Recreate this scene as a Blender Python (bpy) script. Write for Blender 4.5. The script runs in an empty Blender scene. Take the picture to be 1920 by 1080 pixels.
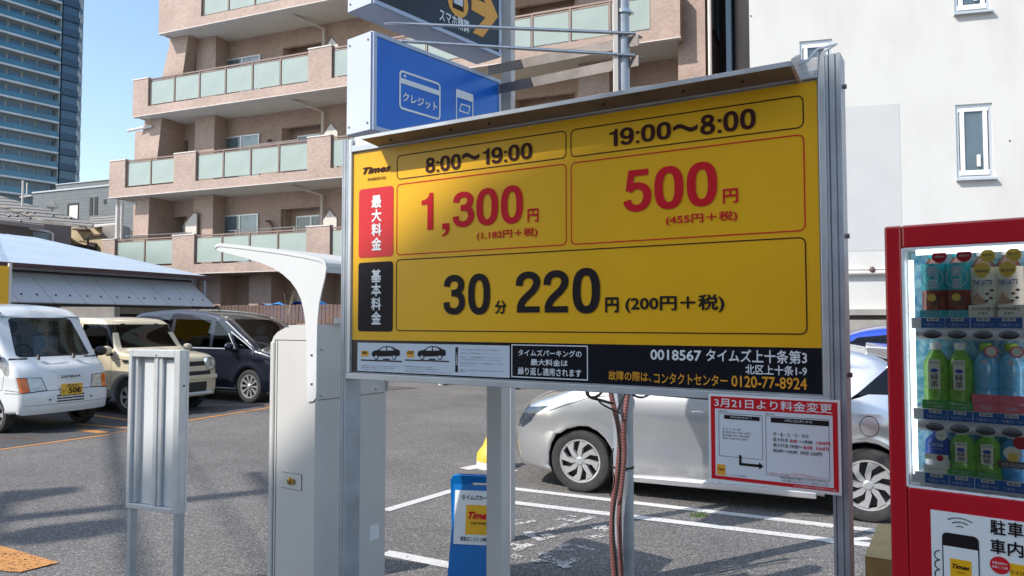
import bpy, bmesh, math, random
from mathutils import Vector, Matrix
random.seed(7)
R = math.radians
SC = bpy.context.scene
COL = SC.collection

# ------------------------------------------------------------------ camera, sky, sun, exposure
CAM_H, PITCH, FPX = 1.6, R(2.53), 1400.0
cam = bpy.data.cameras.new('camera')
cam_o = bpy.data.objects.new('camera', cam); COL.objects.link(cam_o)
cam.sensor_width = 36; cam.lens = 36 * FPX / 1920
cam.clip_start = 0.05; cam.clip_end = 2000
cam_o.location = (0, 0, CAM_H); cam_o.rotation_euler = (R(90) + PITCH, 0, 0)
SC.camera = cam_o
SUN_EL = R(44); SH = Vector((-0.8746, -0.485, 0)).normalized()
TO_SUN = Vector((SH.x * math.cos(SUN_EL), SH.y * math.cos(SUN_EL), math.sin(SUN_EL)))
w = bpy.data.worlds.new('World'); SC.world = w; w.use_nodes = True
nt = w.node_tree; bg = nt.nodes['Background']
sky = nt.nodes.new('ShaderNodeTexSky'); sky.sky_type = 'NISHITA'; sky.sun_disc = False
sky.sun_elevation = SUN_EL; sky.sun_rotation = math.atan2(SH.x, SH.y)
sky.air_density = 1.4; sky.dust_density = 1.0; sky.ozone_density = 2.5
nt.links.new(sky.outputs[0], bg.inputs[0]); bg.inputs[1].default_value = 0.15
sun = bpy.data.lights.new('sun', 'SUN'); sun.energy = 3.3; sun.angle = R(0.53); sun.color = (1, .955, .89)
sun_o = bpy.data.objects.new('sun', sun); COL.objects.link(sun_o)
sun_o.rotation_euler = TO_SUN.to_track_quat('Z', 'Y').to_euler(); sun_o.location = (0, 0, 30)
SC.view_settings.view_transform = 'Standard'; SC.view_settings.look = 'None'
SC.view_settings.exposure = 0.62; SC.view_settings.gamma = 1
SC.render.engine = 'CYCLES'
SC.cycles.max_bounces = 8; SC.cycles.transparent_max_bounces = 12

# ------------------------------------------------------------------ picture point -> place helpers
CP, SP = math.cos(PITCH), math.sin(PITCH)
def ray(u, v):
    a = (u - 960) / FPX; b = (540 - v) / FPX
    return Vector((a, CP - b * SP, SP + b * CP))
def at(u, v, Y):
    r = ray(u, v); r = r * (Y / r.y); return Vector((r.x, r.y, r.z + CAM_H))
def G(u, v, z=0.0):
    r = ray(u, v); k = (z - CAM_H) / r.z; return Vector((r.x * k, r.y * k, z))

# ------------------------------------------------------------------ materials
M = {}
def mat(name, col, rough=.6, metal=0, spec=.5, var=.0, vs=3.0, bump=0, bs=60, coat=0, var2=0, vs2=.4, emis=None, rv=0):
    m = bpy.data.materials.new(name); m.use_nodes = True; N = m.node_tree.nodes; L = m.node_tree.links
    p = N['Principled BSDF']
    p.inputs['Base Color'].default_value = (*col, 1); p.inputs['Roughness'].default_value = rough
    p.inputs['Metallic'].default_value = metal; p.inputs['Specular IOR Level'].default_value = spec
    if coat: p.inputs['Coat Weight'].default_value = coat; p.inputs['Coat Roughness'].default_value = .04
    tc = N.new('ShaderNodeTexCoord')
    if var or var2:
        cur = None
        for amt, sc_, det in ((var, vs, 6), (var2, vs2, 3)):
            if not amt: continue
            n = N.new('ShaderNodeTexNoise'); n.inputs['Scale'].default_value = sc_; n.inputs['Detail'].default_value = det
            L.new(tc.outputs['Object'], n.inputs['Vector'])
            mr = N.new('ShaderNodeMapRange'); mr.inputs[1].default_value = .3; mr.inputs[2].default_value = .7
            mr.inputs[3].default_value = 1 - amt; mr.inputs[4].default_value = 1 + amt
            L.new(n.outputs[0], mr.inputs[0])
            if rv and cur is None:
                rr = N.new('ShaderNodeMapRange'); rr.inputs[1].default_value = .3; rr.inputs[2].default_value = .7
                rr.inputs[3].default_value = max(.02, rough - rv); rr.inputs[4].default_value = min(1, rough + rv)
                L.new(n.outputs[0], rr.inputs[0]); L.new(rr.outputs[0], p.inputs['Roughness'])
            if cur is None: cur = mr.outputs[0]
            else:
                mm = N.new('ShaderNodeMath'); mm.operation = 'MULTIPLY'
                L.new(cur, mm.inputs[0]); L.new(mr.outputs[0], mm.inputs[1]); cur = mm.outputs[0]
        vm = N.new('ShaderNodeVectorMath'); vm.operation = 'SCALE'; vm.inputs[0].default_value = col
        L.new(cur, vm.inputs['Scale']); L.new(vm.outputs[0], p.inputs['Base Color'])
    if bump:
        n = N.new('ShaderNodeTexNoise'); n.inputs['Scale'].default_value = bs; n.inputs['Detail'].default_value = 4
        L.new(tc.outputs['Object'], n.inputs['Vector'])
        b = N.new('ShaderNodeBump'); b.inputs['Strength'].default_value = bump; b.inputs['Distance'].default_value = .01
        L.new(n.outputs[0], b.inputs['Height']); L.new(b.outputs[0], p.inputs['Normal'])
    M[name] = m; return m
def nd(m): return m.node_tree.nodes, m.node_tree.links, m.node_tree.nodes['Principled BSDF']

def asphalt(name, base, light, agg=110, dirt=.18, spread=.5):
    m = mat(name, base, .9); N, L, p = nd(m)
    tc = N.new('ShaderNodeTexCoord')
    vo = N.new('ShaderNodeTexVoronoi'); vo.inputs['Scale'].default_value = agg; L.new(tc.outputs['Object'], vo.inputs['Vector'])
    sep = N.new('ShaderNodeSeparateColor'); L.new(vo.outputs['Color'], sep.inputs[0])
    ra = N.new('ShaderNodeValToRGB'); e = ra.color_ramp.elements
    e[0].position = 0; e[0].color = (*[c * .42 for c in base], 1); e[1].position = 1; e[1].color = (*light, 1)
    x = e.new(.35); x.color = (*[c * .85 for c in base], 1); x = e.new(.8); x.color = (*[c * 1.2 for c in base], 1)
    L.new(sep.outputs[0], ra.inputs[0])
    n = N.new('ShaderNodeTexNoise'); n.inputs['Scale'].default_value = .55; n.inputs['Detail'].default_value = 7; n.inputs['Roughness'].default_value = .65
    L.new(tc.outputs['Object'], n.inputs['Vector'])
    mr = N.new('ShaderNodeMapRange'); mr.inputs[1].default_value = .3; mr.inputs[2].default_value = .7; mr.inputs[3].default_value = 1 - dirt; mr.inputs[4].default_value = 1 + dirt
    L.new(n.outputs[0], mr.inputs[0])
    vm = N.new('ShaderNodeVectorMath'); vm.operation = 'SCALE'; L.new(ra.outputs[0], vm.inputs[0]); L.new(mr.outputs[0], vm.inputs['Scale'])
    L.new(vm.outputs[0], p.inputs['Base Color'])
    b = N.new('ShaderNodeBump'); b.inputs['Strength'].default_value = spread; b.inputs['Distance'].default_value = .006
    L.new(vo.outputs['Distance'], b.inputs['Height']); L.new(b.outputs[0], p.inputs['Normal'])
    return m
asphalt('asphalt', (.142, .132, .124), (.34, .325, .30), 115, .24, .5)
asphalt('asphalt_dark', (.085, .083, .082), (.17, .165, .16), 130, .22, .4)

def worn_paint(name, col, under, hole=.5, sc_=30):
    """road paint that has flaked off in specks: bare tarmac shows through the gaps"""
    m = mat(name, col, .8); N, L, p = nd(m); tc = N.new('ShaderNodeTexCoord')
    n = N.new('ShaderNodeTexNoise'); n.inputs['Scale'].default_value = sc_*2; n.inputs['Detail'].default_value = 8; n.inputs['Roughness'].default_value = .7
    L.new(tc.outputs['Object'], n.inputs['Vector'])
    n2 = N.new('ShaderNodeTexNoise'); n2.inputs['Scale'].default_value = 1.7; L.new(tc.outputs['Object'], n2.inputs['Vector'])
    ad = N.new('ShaderNodeMath'); ad.operation = 'MULTIPLY_ADD'; L.new(n2.outputs[0], ad.inputs[0]); ad.inputs[1].default_value = .35; L.new(n.outputs[0], ad.inputs[2])
    mr = N.new('ShaderNodeMapRange'); mr.inputs[1].default_value = hole; mr.inputs[2].default_value = hole+.05; L.new(ad.outputs[0], mr.inputs[0])
    L.new(mr.outputs[0], p.inputs['Alpha'])
    vm = N.new('ShaderNodeVectorMath'); vm.operation = 'SCALE'; vm.inputs[0].default_value = col; m2 = N.new('ShaderNodeMapRange'); m2.inputs[1].default_value = .3; m2.inputs[2].default_value = .7; m2.inputs[3].default_value = .8; m2.inputs[4].default_value = 1.1
    L.new(n.outputs[0], m2.inputs[0]); L.new(m2.outputs[0], vm.inputs['Scale']); L.new(vm.outputs[0], p.inputs['Base Color']); return m
worn_paint('white_paint', (.62, .60, .57), (.2, .19, .18), .53)
worn_paint('white_paint_worn', (.58, .56, .53), (.14, .13, .122), .655, 30)
worn_paint('orange_paint', (.55, .25, .075), (.20, .15, .11), .535)
worn_paint('rust_paint', (.17, .075, .05), (.09, .085, .08), .62)

def brick(name, c1, c2, mortar, scale, bw=.5, rh=.25, bump=.25):
    m = mat(name, c1, .75); N, L, p = nd(m); tc = N.new('ShaderNodeTexCoord')
    mp = N.new('ShaderNodeMapping'); L.new(tc.outputs['Object'], mp.inputs['Vector'])
    # brick pattern runs along local x (or y) and z: fold x+y into one axis
    sx = N.new('ShaderNodeSeparateXYZ'); L.new(mp.outputs[0], sx.inputs[0])
    ad = N.new('ShaderNodeMath'); L.new(sx.outputs[0], ad.inputs[0]); L.new(sx.outputs[1], ad.inputs[1])
    cx = N.new('ShaderNodeCombineXYZ'); L.new(ad.outputs[0], cx.inputs[0]); L.new(sx.outputs[2], cx.inputs[1])
    br = N.new('ShaderNodeTexBrick'); L.new(cx.outputs[0], br.inputs['Vector'])
    br.inputs['Color1'].default_value = (*c1, 1); br.inputs['Color2'].default_value = (*c2, 1); br.inputs['Mortar'].default_value = (*mortar, 1)
    br.inputs['Scale'].default_value = scale; br.inputs['Brick Width'].default_value = bw; br.inputs['Row Height'].default_value = rh
    br.inputs['Mortar Size'].default_value = .018; br.inputs['Bias'].default_value = -.1
    n = N.new('ShaderNodeTexNoise'); n.inputs['Scale'].default_value = .8; n.inputs['Detail'].default_value = 6; L.new(tc.outputs['Object'], n.inputs['Vector'])
    mr = N.new('ShaderNodeMapRange'); mr.inputs[1].default_value = .3; mr.inputs[2].default_value = .7; mr.inputs[3].default_value = .88; mr.inputs[4].default_value = 1.1
    L.new(n.outputs[0], mr.inputs[0]); vm = N.new('ShaderNodeVectorMath'); vm.operation = 'SCALE'
    L.new(br.outputs['Color'], vm.inputs[0]); L.new(mr.outputs[0], vm.inputs['Scale']); L.new(vm.outputs[0], p.inputs['Base Color'])
    b = N.new('ShaderNodeBump'); b.inputs['Strength'].default_value = bump; b.inputs['Distance'].default_value = .01; b.invert = True
    L.new(br.outputs['Fac'], b.inputs['Height']); L.new(b.outputs[0], p.inputs['Normal']); return m
brick('tile', (.47, .34, .28), (.38, .265, .215), (.40, .32, .265), 4.6, .5, .25)
brick('block', (.40, .39, .37), (.36, .35, .33), (.25, .24, .23), 1.25, .5, .25)
brick('siding', (.165, .18, .185), (.15, .162, .17), (.10, .11, .115), 1.5, 1.2, .35)

def glass(name, tint, refl=.9, rough=.0, transp=True):
    m = bpy.data.materials.new(name); m.use_nodes = True; N = m.node_tree.nodes; L = m.node_tree.links
    N.remove(N['Principled BSDF']); out = N['Material Output']
    tr = N.new('ShaderNodeBsdfTransparent'); tr.inputs[0].default_value = (*tint, 1)
    gl = N.new('ShaderNodeBsdfGlossy'); gl.inputs['Roughness'].default_value = rough; gl.inputs[0].default_value = (refl, refl, refl, 1)
    fr = N.new('ShaderNodeFresnel'); fr.inputs[0].default_value = 1.52
    mx = N.new('ShaderNodeMixShader'); L.new(fr.outputs[0], mx.inputs[0]); L.new(tr.outputs[0], mx.inputs[1]); L.new(gl.outputs[0], mx.inputs[2])
    L.new(mx.outputs[0], out.inputs[0]); M[name] = m; return m
glass('car_glass', (.80, .86, .84), .75); glass('privacy_glass', (.10, .11, .12)); glass('show_glass', (1, 1, 1), .32)
mat('window_glass', (.10, .135, .16), .06, 0, .9, var=.35, vs=1.2)
mat('window_glass_pale', (.28, .36, .40), .12, 0, .8, var=.25, vs=1.5)
mat('frosted', (.33, .385, .345), .25, 0, .6, var=.10, vs=.9)
mat('tower_glass', (.01, .06, .13), .08, 0, .9, var=.3, vs=.4)
mat('tower_rail', (.015, .14, .24), .12, 0, .8, var=.2, vs=.3)
mat('tower_pale', (.33, .38, .40), .7, var=.1, vs=.3)
mat('tower_slab', (.62, .65, .67), .6, var=.1, vs=.3)
mat('tower_dark', (.015, .05, .10), .35, 0, .6, var=.2, vs=.3)
def lamp_mat():
    m = mat('tube_light', (.9, .95, 1), .4); p = nd(m)[2]
    p.inputs['Emission Color'].default_value = (.88, .96, 1, 1); p.inputs['Emission Strength'].default_value = 1.5
lamp_mat()
def stucco():
    m = mat('white_wall', (.72, .70, .665), .85); N, L, p = nd(m); tc = N.new('ShaderNodeTexCoord')
    mp = N.new('ShaderNodeMapping'); mp.inputs['Scale'].default_value = (1.4, 1.4, .5); L.new(tc.outputs['Object'], mp.inputs['Vector'])
    n = N.new('ShaderNodeTexNoise'); n.inputs['Scale'].default_value = 1.3; n.inputs['Detail'].default_value = 7; L.new(mp.outputs[0], n.inputs['Vector'])
    ra = N.new('ShaderNodeValToRGB'); e = ra.color_ramp.elements
    e[0].position = .32; e[0].color = (.61, .59, .555, 1); e[1].position = .55; e[1].color = (.66, .645, .61, 1); L.new(n.outputs[0], ra.inputs[0])
    L.new(ra.outputs[0], p.inputs['Base Color'])
    n2 = N.new('ShaderNodeTexNoise'); n2.inputs['Scale'].default_value = 45; n2.inputs['Detail'].default_value = 5; L.new(tc.outputs['Object'], n2.inputs['Vector'])
    b = N.new('ShaderNodeBump'); b.inputs['Strength'].default_value = .35; b.inputs['Distance'].default_value = .01; L.new(n2.outputs[0], b.inputs['Height']); L.new(b.outputs[0], p.inputs['Normal'])
stucco()
mat('wall_patch', (.56, .555, .545), .85, var=.03, vs=2, bump=.3, bs=45)
mat('near_black', (.018, .018, .022), .5, var=.2, vs=1)
mat('soffit', (.62, .58, .51), .8, var=.05, vs=1)
mat('coping', (.66, .60, .55), .6, var=.06, vs=4)
mat('bronze', (.24, .17, .14), .4, .3, var=.08, vs=6)
mat('alu', (.62, .64, .66), .38, .45, var=.06, vs=9, bump=.04, bs=180, rv=.08)
mat('alu_dull', (.46, .49, .52), .42, .35, var=.09, vs=5, bump=.05, bs=120, rv=.1)
mat('galv', (.40, .43, .47), .5, .45, var=.16, vs=7, bump=.1, bs=90, rv=.1)
mat('galv_dirty_shaded', (.24, .21, .19), .65, .3, var=.25, vs=6, bump=.2, bs=60)  # dirty galvanised steel, darkened to put the bracket bars' shade into the colour
mat('steel', (.55, .55, .55), .3, 1, var=.1, vs=20)
mat('white_metal', (.66, .66, .655), .38, 0, .5, var=.035, vs=3, bump=.03, bs=200)
mat('machine_white', (.60, .58, .55), .27, 0, .5, var=.04, vs=4, bump=.02, bs=150, var2=.04, vs2=1.2)
mat('post_paint', (.55, .52, .51), .5, 0, .4, var=.07, vs=5, bump=.08, bs=90)
mat('box_face', (.56, .60, .74), .38, 0, .5, var=.04, vs=4)
mat('box_frame', (.40, .45, .56), .4, .3, var=.06, vs=5)
mat('sign_blue', (.012, .15, .62), .22, 0, .5, var=.06, vs=3)
mat('sign_black', (.008, .008, .014), .22, 0, .5, var=.1, vs=3)
mat('sign_yellow', (.86, .445, .005), .36, 0, .5, var=.03, vs=3, var2=.03, vs2=.8)
mat('sign_red', (.62, .012, .02), .3, 0, .5, var=.03, vs=5)
mat('ink_black', (.013, .008, .010), .55, 0, .25)
mat('ink_red', (.62, .006, .016), .55, 0, .25)
mat('ink_brown', (.045, .006, .006), .55, 0, .25)
mat('ink_white', (.78, .80, .82), .35)
mat('ink_orange', (.80, .36, .03), .35)
mat('ink_blue', (.02, .12, .42), .35)
mat('paper', (.60, .66, .74), .5, var=.02, vs=6)
mat('label_white', (.80, .81, .81), .5)
mat('notice_paper', (.70, .73, .78), .35, var=.02, vs=5)
mat('vend_red', (.50, .006, .016), .25, 0, .5, var=.03, vs=5, coat=.3, bump=.02, bs=80)
mat('vend_grey', (.80, .81, .82), .4, var=.03, vs=6)
mat('dark_plastic', (.02, .02, .022), .4)
mat('rubber', (.035, .034, .034), .8, var=.25, vs=14, bump=.15, bs=60)
mat('cable_black', (.012, .012, .012), .45)
mat('conduit', (.19, .075, .068), .5, var=.15, vs=14)
mat('hub_silver', (.58, .58, .58), .3, .55, var=.06, vs=6)
mat('hub_dark', (.05, .05, .055), .4, .5)
mat('brass', (.45, .27, .07), .3, .9)
mat('tarp_blue', (.03, .25, .6), .5, var=.1, vs=4)
mat('frame_blue', (.0, .155, .48), .35, 0, .5, var=.04, vs=6)
mat('cardboard', (.40, .28, .10), .55, 0, .4, var=.12, vs=9, bump=.1, bs=30)
mat('fence_wood', (.17, .105, .085), .65, var=.22, vs=3, bump=.2, bs=25)
mat('roof_metal', (.46, .545, .64), .5, 0, .3, var=.035, vs=2, var2=.05, vs2=.5)
mat('sheet_metal', (.60, .61, .63), .55, 0, .3, var=.06, vs=1.5, var2=.05, vs2=.6)
mat('gutter_brown', (.11, .06, .06), .5)
mat('dark_wall', (.05, .045, .042), .8, var=.2, vs=2)
mat('brown_wall', (.24, .185, .17), .8, var=.06, vs=1)
mat('cream_wall', (.55, .44, .27), .8, var=.08, vs=1)
mat('beam', (.34, .30, .26), .8, var=.15, vs=3, bump=.2, bs=20)
mat('pylon_yellow', (.75, .46, .05), .4, var=.05, vs=8)
mat('concrete', (.36, .335, .30), .85, var=.14, vs=4, bump=.3, bs=40)
mat('leaf', (.10, .17, .03), .6, var=.3, vs=20)
mat('curtain', (.45, .52, .56), .8, var=.15, vs=5)
mat('wood_pole', (.30, .29, .27), .85, var=.1, vs=6)
mat('seat_cloth', (.17, .22, .27), .85, var=.1, vs=9)
mat('interior', (.20, .20, .19), .8, var=.1, vs=5)
mat('lamp_glass', (.62, .62, .55), .15, .3, .7, var=.15, vs=18)
mat('lamp_dark', (.09, .11, .14), .08, .5, .9, var=.4, vs=25)
mat('lamp_amber', (.75, .16, .01), .15, 0, .8, var=.25, vs=25)
mat('plate_yellow', (.72, .42, .04), .4)
def paint(name, col, metal=0, rough=.35, coat=1.0): return mat(name, col, rough, metal, .5, coat=coat, var=.02, vs=2, var2=.02, vs2=.7)
paint('paint_white', (.74, .755, .76)); paint('paint_silver', (.70, .705, .715), .82, .30)
paint('paint_beige', (.70, .60, .42)); paint('paint_black', (.008, .011, .024), .2); paint('paint_blue', (.012, .06, .45), .3)
mat('clad_grey', (.30, .29, .275), .55, var=.05, vs=8)
def ice():
    m = mat('ice_back', (.10, .42, .66), .3); N, L, p = nd(m); tc = N.new('ShaderNodeTexCoord')
    n = N.new('ShaderNodeTexNoise'); n.inputs['Scale'].default_value = 22; n.inputs['Detail'].default_value = 6; n.inputs['Distortion'].default_value = 2.0
    L.new(tc.outputs['Object'], n.inputs['Vector']); ra = N.new('ShaderNodeValToRGB'); e = ra.color_ramp.elements
    e[0].position = .35; e[0].color = (.04, .36, .62, 1); e[1].position = .68; e[1].color = (.55, .88, .95, 1)
    L.new(n.outputs[0], ra.inputs[0]); L.new(ra.outputs[0], p.inputs['Base Color'])
ice()
def tileroof():
    m = mat('tile_roof', (.17, .155, .14), .7); N, L, p = nd(m); tc = N.new('ShaderNodeTexCoord')
    wv = N.new('ShaderNodeTexWave'); wv.wave_type = 'BANDS'; wv.bands_direction = 'Z'; wv.inputs['Scale'].default_value = 1.1; wv.inputs['Distortion'].default_value = .4
    L.new(tc.outputs['Object'], wv.inputs['Vector']); ra = N.new('ShaderNodeValToRGB'); e = ra.color_ramp.elements
    e[0].position = .1; e[0].color = (.06, .055, .05, 1); e[1].position = .45; e[1].color = (.27, .24, .205, 1)
    L.new(wv.outputs[0], ra.inputs[0]); L.new(ra.outputs[0], p.inputs['Base Color'])
tileroof()

# ------------------------------------------------------------------ mesh builder
class MB:
    def __init__(s): s.v = []; s.f = []
    def add(s, vs, fs):
        o = len(s.v); s.v += [tuple(x) for x in vs]; s.f += [tuple(i + o for i in f) for f in fs]; return s
    def box(s, x0, x1, y0, y1, z0, z1):
        if x0 > x1: x0, x1 = x1, x0
        if y0 > y1: y0, y1 = y1, y0
        if z0 > z1: z0, z1 = z1, z0
        return s.add([(x0,y0,z0),(x1,y0,z0),(x1,y1,z0),(x0,y1,z0),(x0,y0,z1),(x1,y0,z1),(x1,y1,z1),(x0,y1,z1)],
                     [(0,3,2,1),(4,5,6,7),(0,1,5,4),(1,2,6,5),(2,3,7,6),(3,0,4,7)])
    def prism(s, poly, a, b, axis='y'):
        n = len(poly)
        P = {'y': lambda p, q: (p[0], q, p[1]), 'z': lambda p, q: (p[0], p[1], q), 'x': lambda p, q: (q, p[0], p[1])}[axis]
        vs = [P(p, a) for p in poly] + [P(p, b) for p in poly]
        return s.add(vs, [tuple(range(n)), tuple(range(2*n-1, n-1, -1))] + [(i, (i+1) % n + 0, (i+1) % n + n, i + n)[::-1] for i in range(n)])
    def quad(s, *p): return s.add(p, [tuple(range(len(p)))])
    def cyl(s, p0, p1, r0, r1=None, n=14, caps=True):
        r1 = r0 if r1 is None else r1; p0 = Vector(p0); p1 = Vector(p1); d = (p1 - p0).normalized()
        a = d.orthogonal().normalized(); b = d.cross(a)
        vs = [p0 + (a*math.cos(2*math.pi*i/n) + b*math.sin(2*math.pi*i/n))*r0 for i in range(n)] + \
             [p1 + (a*math.cos(2*math.pi*i/n) + b*math.sin(2*math.pi*i/n))*r1 for i in range(n)]
        fs = [(i, (i+1) % n, (i+1) % n + n, i + n) for i in range(n)]
        if caps: fs += [tuple(range(n-1, -1, -1)), tuple(range(n, 2*n))]
        return s.add(vs, fs)
    def tube(s, pts, rs, n=8):
        pts = [Vector(p) for p in pts]; rs = rs if isinstance(rs, list) else [rs]*len(pts); vs = []; fs = []
        prev = None
        for i, p in enumerate(pts):
            d = (pts[min(i+1, len(pts)-1)] - pts[max(i-1, 0)]).normalized()
            a = d.orthogonal().normalized() if prev is None else (prev - d*prev.dot(d)).normalized(); prev = a; b = d.cross(a)
            vs += [p + (a*math.cos(2*math.pi*k/n) + b*math.sin(2*math.pi*k/n))*rs[i] for k in range(n)]
            if i: fs += [((i-1)*n+k, (i-1)*n+(k+1) % n, i*n+(k+1) % n, i*n+k) for k in range(n)]
        fs += [tuple(range(n-1, -1, -1)), tuple(range(len(vs)-n, len(vs)))]
        return s.add(vs, fs)
    def lathe(s, prof, n=20, c=(0,0,0), axis='z'):
        P = {'z': lambda r, h, a: (c[0]+r*math.cos(a), c[1]+r*math.sin(a), c[2]+h),
             'y': lambda r, h, a: (c[0]+r*math.cos(a), c[1]+h, c[2]+r*math.sin(a)),
             'x': lambda r, h, a: (c[0]+h, c[1]+r*math.cos(a), c[2]+r*math.sin(a))}[axis]
        vs = [P(r, h, 2*math.pi*k/n) for r, h in prof for k in range(n)]
        fs = [(i*n+k, i*n+(k+1) % n, (i+1)*n+(k+1) % n, (i+1)*n+k) for i in range(len(prof)-1) for k in range(n)]
        return s.add(vs, fs)
    def ball(s, c, rx, ry, rz, n=14, m=8):
        vs = []; fs = []
        for i in range(m+1):
            t = math.pi*i/m
            for k in range(n):
                a = 2*math.pi*k/n; vs.append((c[0]+rx*math.sin(t)*math.cos(a), c[1]+ry*math.sin(t)*math.sin(a), c[2]+rz*math.cos(t)))
        for i in range(m):
            for k in range(n): fs.append((i*n+k, (i+1)*n+k, (i+1)*n+(k+1) % n, i*n+(k+1) % n))
        return s.add(vs, fs)
    def mesh(s, name, m, smooth=False):
        me = bpy.data.meshes.new(name); me.from_pydata(s.v, [], s.f); me.validate()
        bm = bmesh.new(); bm.from_mesh(me)
        if smooth: bmesh.ops.remove_doubles(bm, verts=bm.verts, dist=1e-5)
        bmesh.ops.recalc_face_normals(bm, faces=bm.faces); bm.to_mesh(me); bm.free()
        if m: me.materials.append(M[m])
        if smooth:
            for p in me.polygons: p.use_smooth = True
            me.set_sharp_from_angle(angle=R(40))
        return me
    def build(s, name, m, parent=None, smooth=False, bevel=0, label=None):
        o = bpy.data.objects.new(name, s.mesh(name, m, smooth)); COL.objects.link(o)
        if parent: o.parent = parent
        if label: o['label'] = label
        if bevel:
            b = o.modifiers.new('bevel', 'BEVEL'); b.width = bevel; b.segments = 2; b.limit_method = 'ANGLE'
        return o
def inst(src, parent, loc=(0,0,0), rot=(0,0,0), scale=(1,1,1)):
    o = src.copy(); COL.objects.link(o); o.parent = parent; o.location = loc; o.rotation_euler = rot; o.scale = scale; return o
def tag(o, label=None, cat=None, group=None, kind=None):
    for k, v in (('label', label), ('category', cat), ('group', group), ('kind', kind)):
        if v: o[k] = v
    return o
def thing(name, label, cat, loc=(0,0,0), rz=0, group=None):
    o = bpy.data.objects.new(name, None); COL.objects.link(o); o.location = loc; o.rotation_euler = (0, 0, R(rz)); o.empty_display_size = .2
    return tag(o, label, cat, group)
def grp(name, parent, loc=(0,0,0), rot=(0,0,0)):
    o = bpy.data.objects.new(name, None); COL.objects.link(o); o.parent = parent; o.location = loc; o.rotation_euler = rot; return o
def ST(t, u, v, y=0.0):
    """where the line of sight through (u,v) meets the upright plane local y=const of thing t: local (x, z)"""
    a = t.rotation_euler.z; d = Vector((math.cos(a), math.sin(a))); n = Vector((-d.y, d.x))
    p0 = Vector(t.location[:2]) + n*y; r = ray(u, v); k = p0.dot(n)/(r.x*n.x + r.y*n.y)
    P = Vector((r.x*k, r.y*k)); return (P - p0).dot(d), r.z*k + CAM_H - t.location.z
_txt = {}
def text_mesh(body, bold=0, shear=0, res=3):
    k = (body, bold, shear, res)
    if k not in _txt:
        c = bpy.data.curves.new('lettering', 'FONT'); c.body = body; c.resolution_u = res; c.offset = bold; c.shear = shear; c.fill_mode = 'FRONT'
        o = bpy.data.objects.new('lettering', c); COL.objects.link(o); bpy.context.view_layer.update()
        me = bpy.data.meshes.new_from_object(o.evaluated_get(bpy.context.evaluated_depsgraph_get()))
        bpy.data.objects.remove(o); bpy.data.curves.remove(c)
        vs = [tuple(v.co) for v in me.vertices]; fs = [tuple(p.vertices) for p in me.polygons]
        bpy.data.meshes.remove(me)
        xs = [v[0] for v in vs] or [0, 1]; ys = [v[1] for v in vs] or [0, 1]
        _txt[k] = (vs, fs, min(xs), max(xs), min(ys), max(ys))
    return _txt[k]
def txt(body, parent, x0, z0, x1, z1, y, m, bold=.02, shear=0, name='lettering', flat=False, res=3, into=None):
    """lettering fitted to a box; weight comes from a few shifted copies laid 0.1 mm apart"""
    vs, fs, a, b, c, d = text_mesh(body, 0, shear, res)
    kx, kz = (x1-x0)/(b-a), (z1-z0)/(d-c); mb = into or MB()
    offs = [(0, 0)] if bold <= 0 else [(-1, 0), (1, 0), (0, -1), (0, 1), (0, 0)]
    bx, bz = abs(kx)*bold, abs(kz)*bold; kx *= 1 - 2*bold/(b-a); kz *= 1 - 2*bold/(d-c)
    for n, (ox, oz) in enumerate(offs):
        P = [(x0 + bx + (v[0]-a)*kx + ox*bx, z0 + bz + (v[1]-c)*kz + oz*bz) for v in vs]
        mb.add([(p[0], p[1], y + n*1e-4) for p in P] if flat else [(p[0], y - n*1e-4, p[1]) for p in P], fs)
    return mb if into else mb.build(name, m, parent)
def cat_path(p, k=6):
    q = []
    for i in range(len(p)-1):
        p0, p1, p2, p3 = [Vector(p[max(0, min(len(p)-1, j))]) for j in (i-1, i, i+1, i+2)]
        for s in range(k):
            t = s/k; q.append(.5*((2*p1)+(p2-p0)*t+(2*p0-5*p1+4*p2-p3)*t*t+(3*p1-p0-3*p2+p3)*t**3))
    return q + [Vector(p[-1])]
def stroke(p, w=.168, closed=False):
    n = len(p); vs = []
    for i in range(n):
        a = p[i-1] if (i or closed) else p[0]; c = p[(i+1) % n] if (i < n-1 or closed) else p[-1]; d = (Vector(c)-Vector(a)).normalized(); nn = Vector((-d.y, d.x))*w/2
        vs += [Vector(p[i])+nn, Vector(p[i])-nn]
    m = n if closed else n-1
    return vs, [(2*i, 2*i+1, 2*((i+1) % n)+1, 2*((i+1) % n)) for i in range(m)]
def sup(cx, cy, rx, ry, e=2.5, n=40):
    o = []
    for i in range(n):
        a = 2*math.pi*i/n; c, s = math.cos(a), math.sin(a); o.append(Vector((cx + rx*math.copysign(abs(c)**(2/e), c), cy + ry*math.copysign(abs(s)**(2/e), s))))
    return o
def pg(*p): return [Vector(q) for q in p], [tuple(range(len(p)))]
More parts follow.
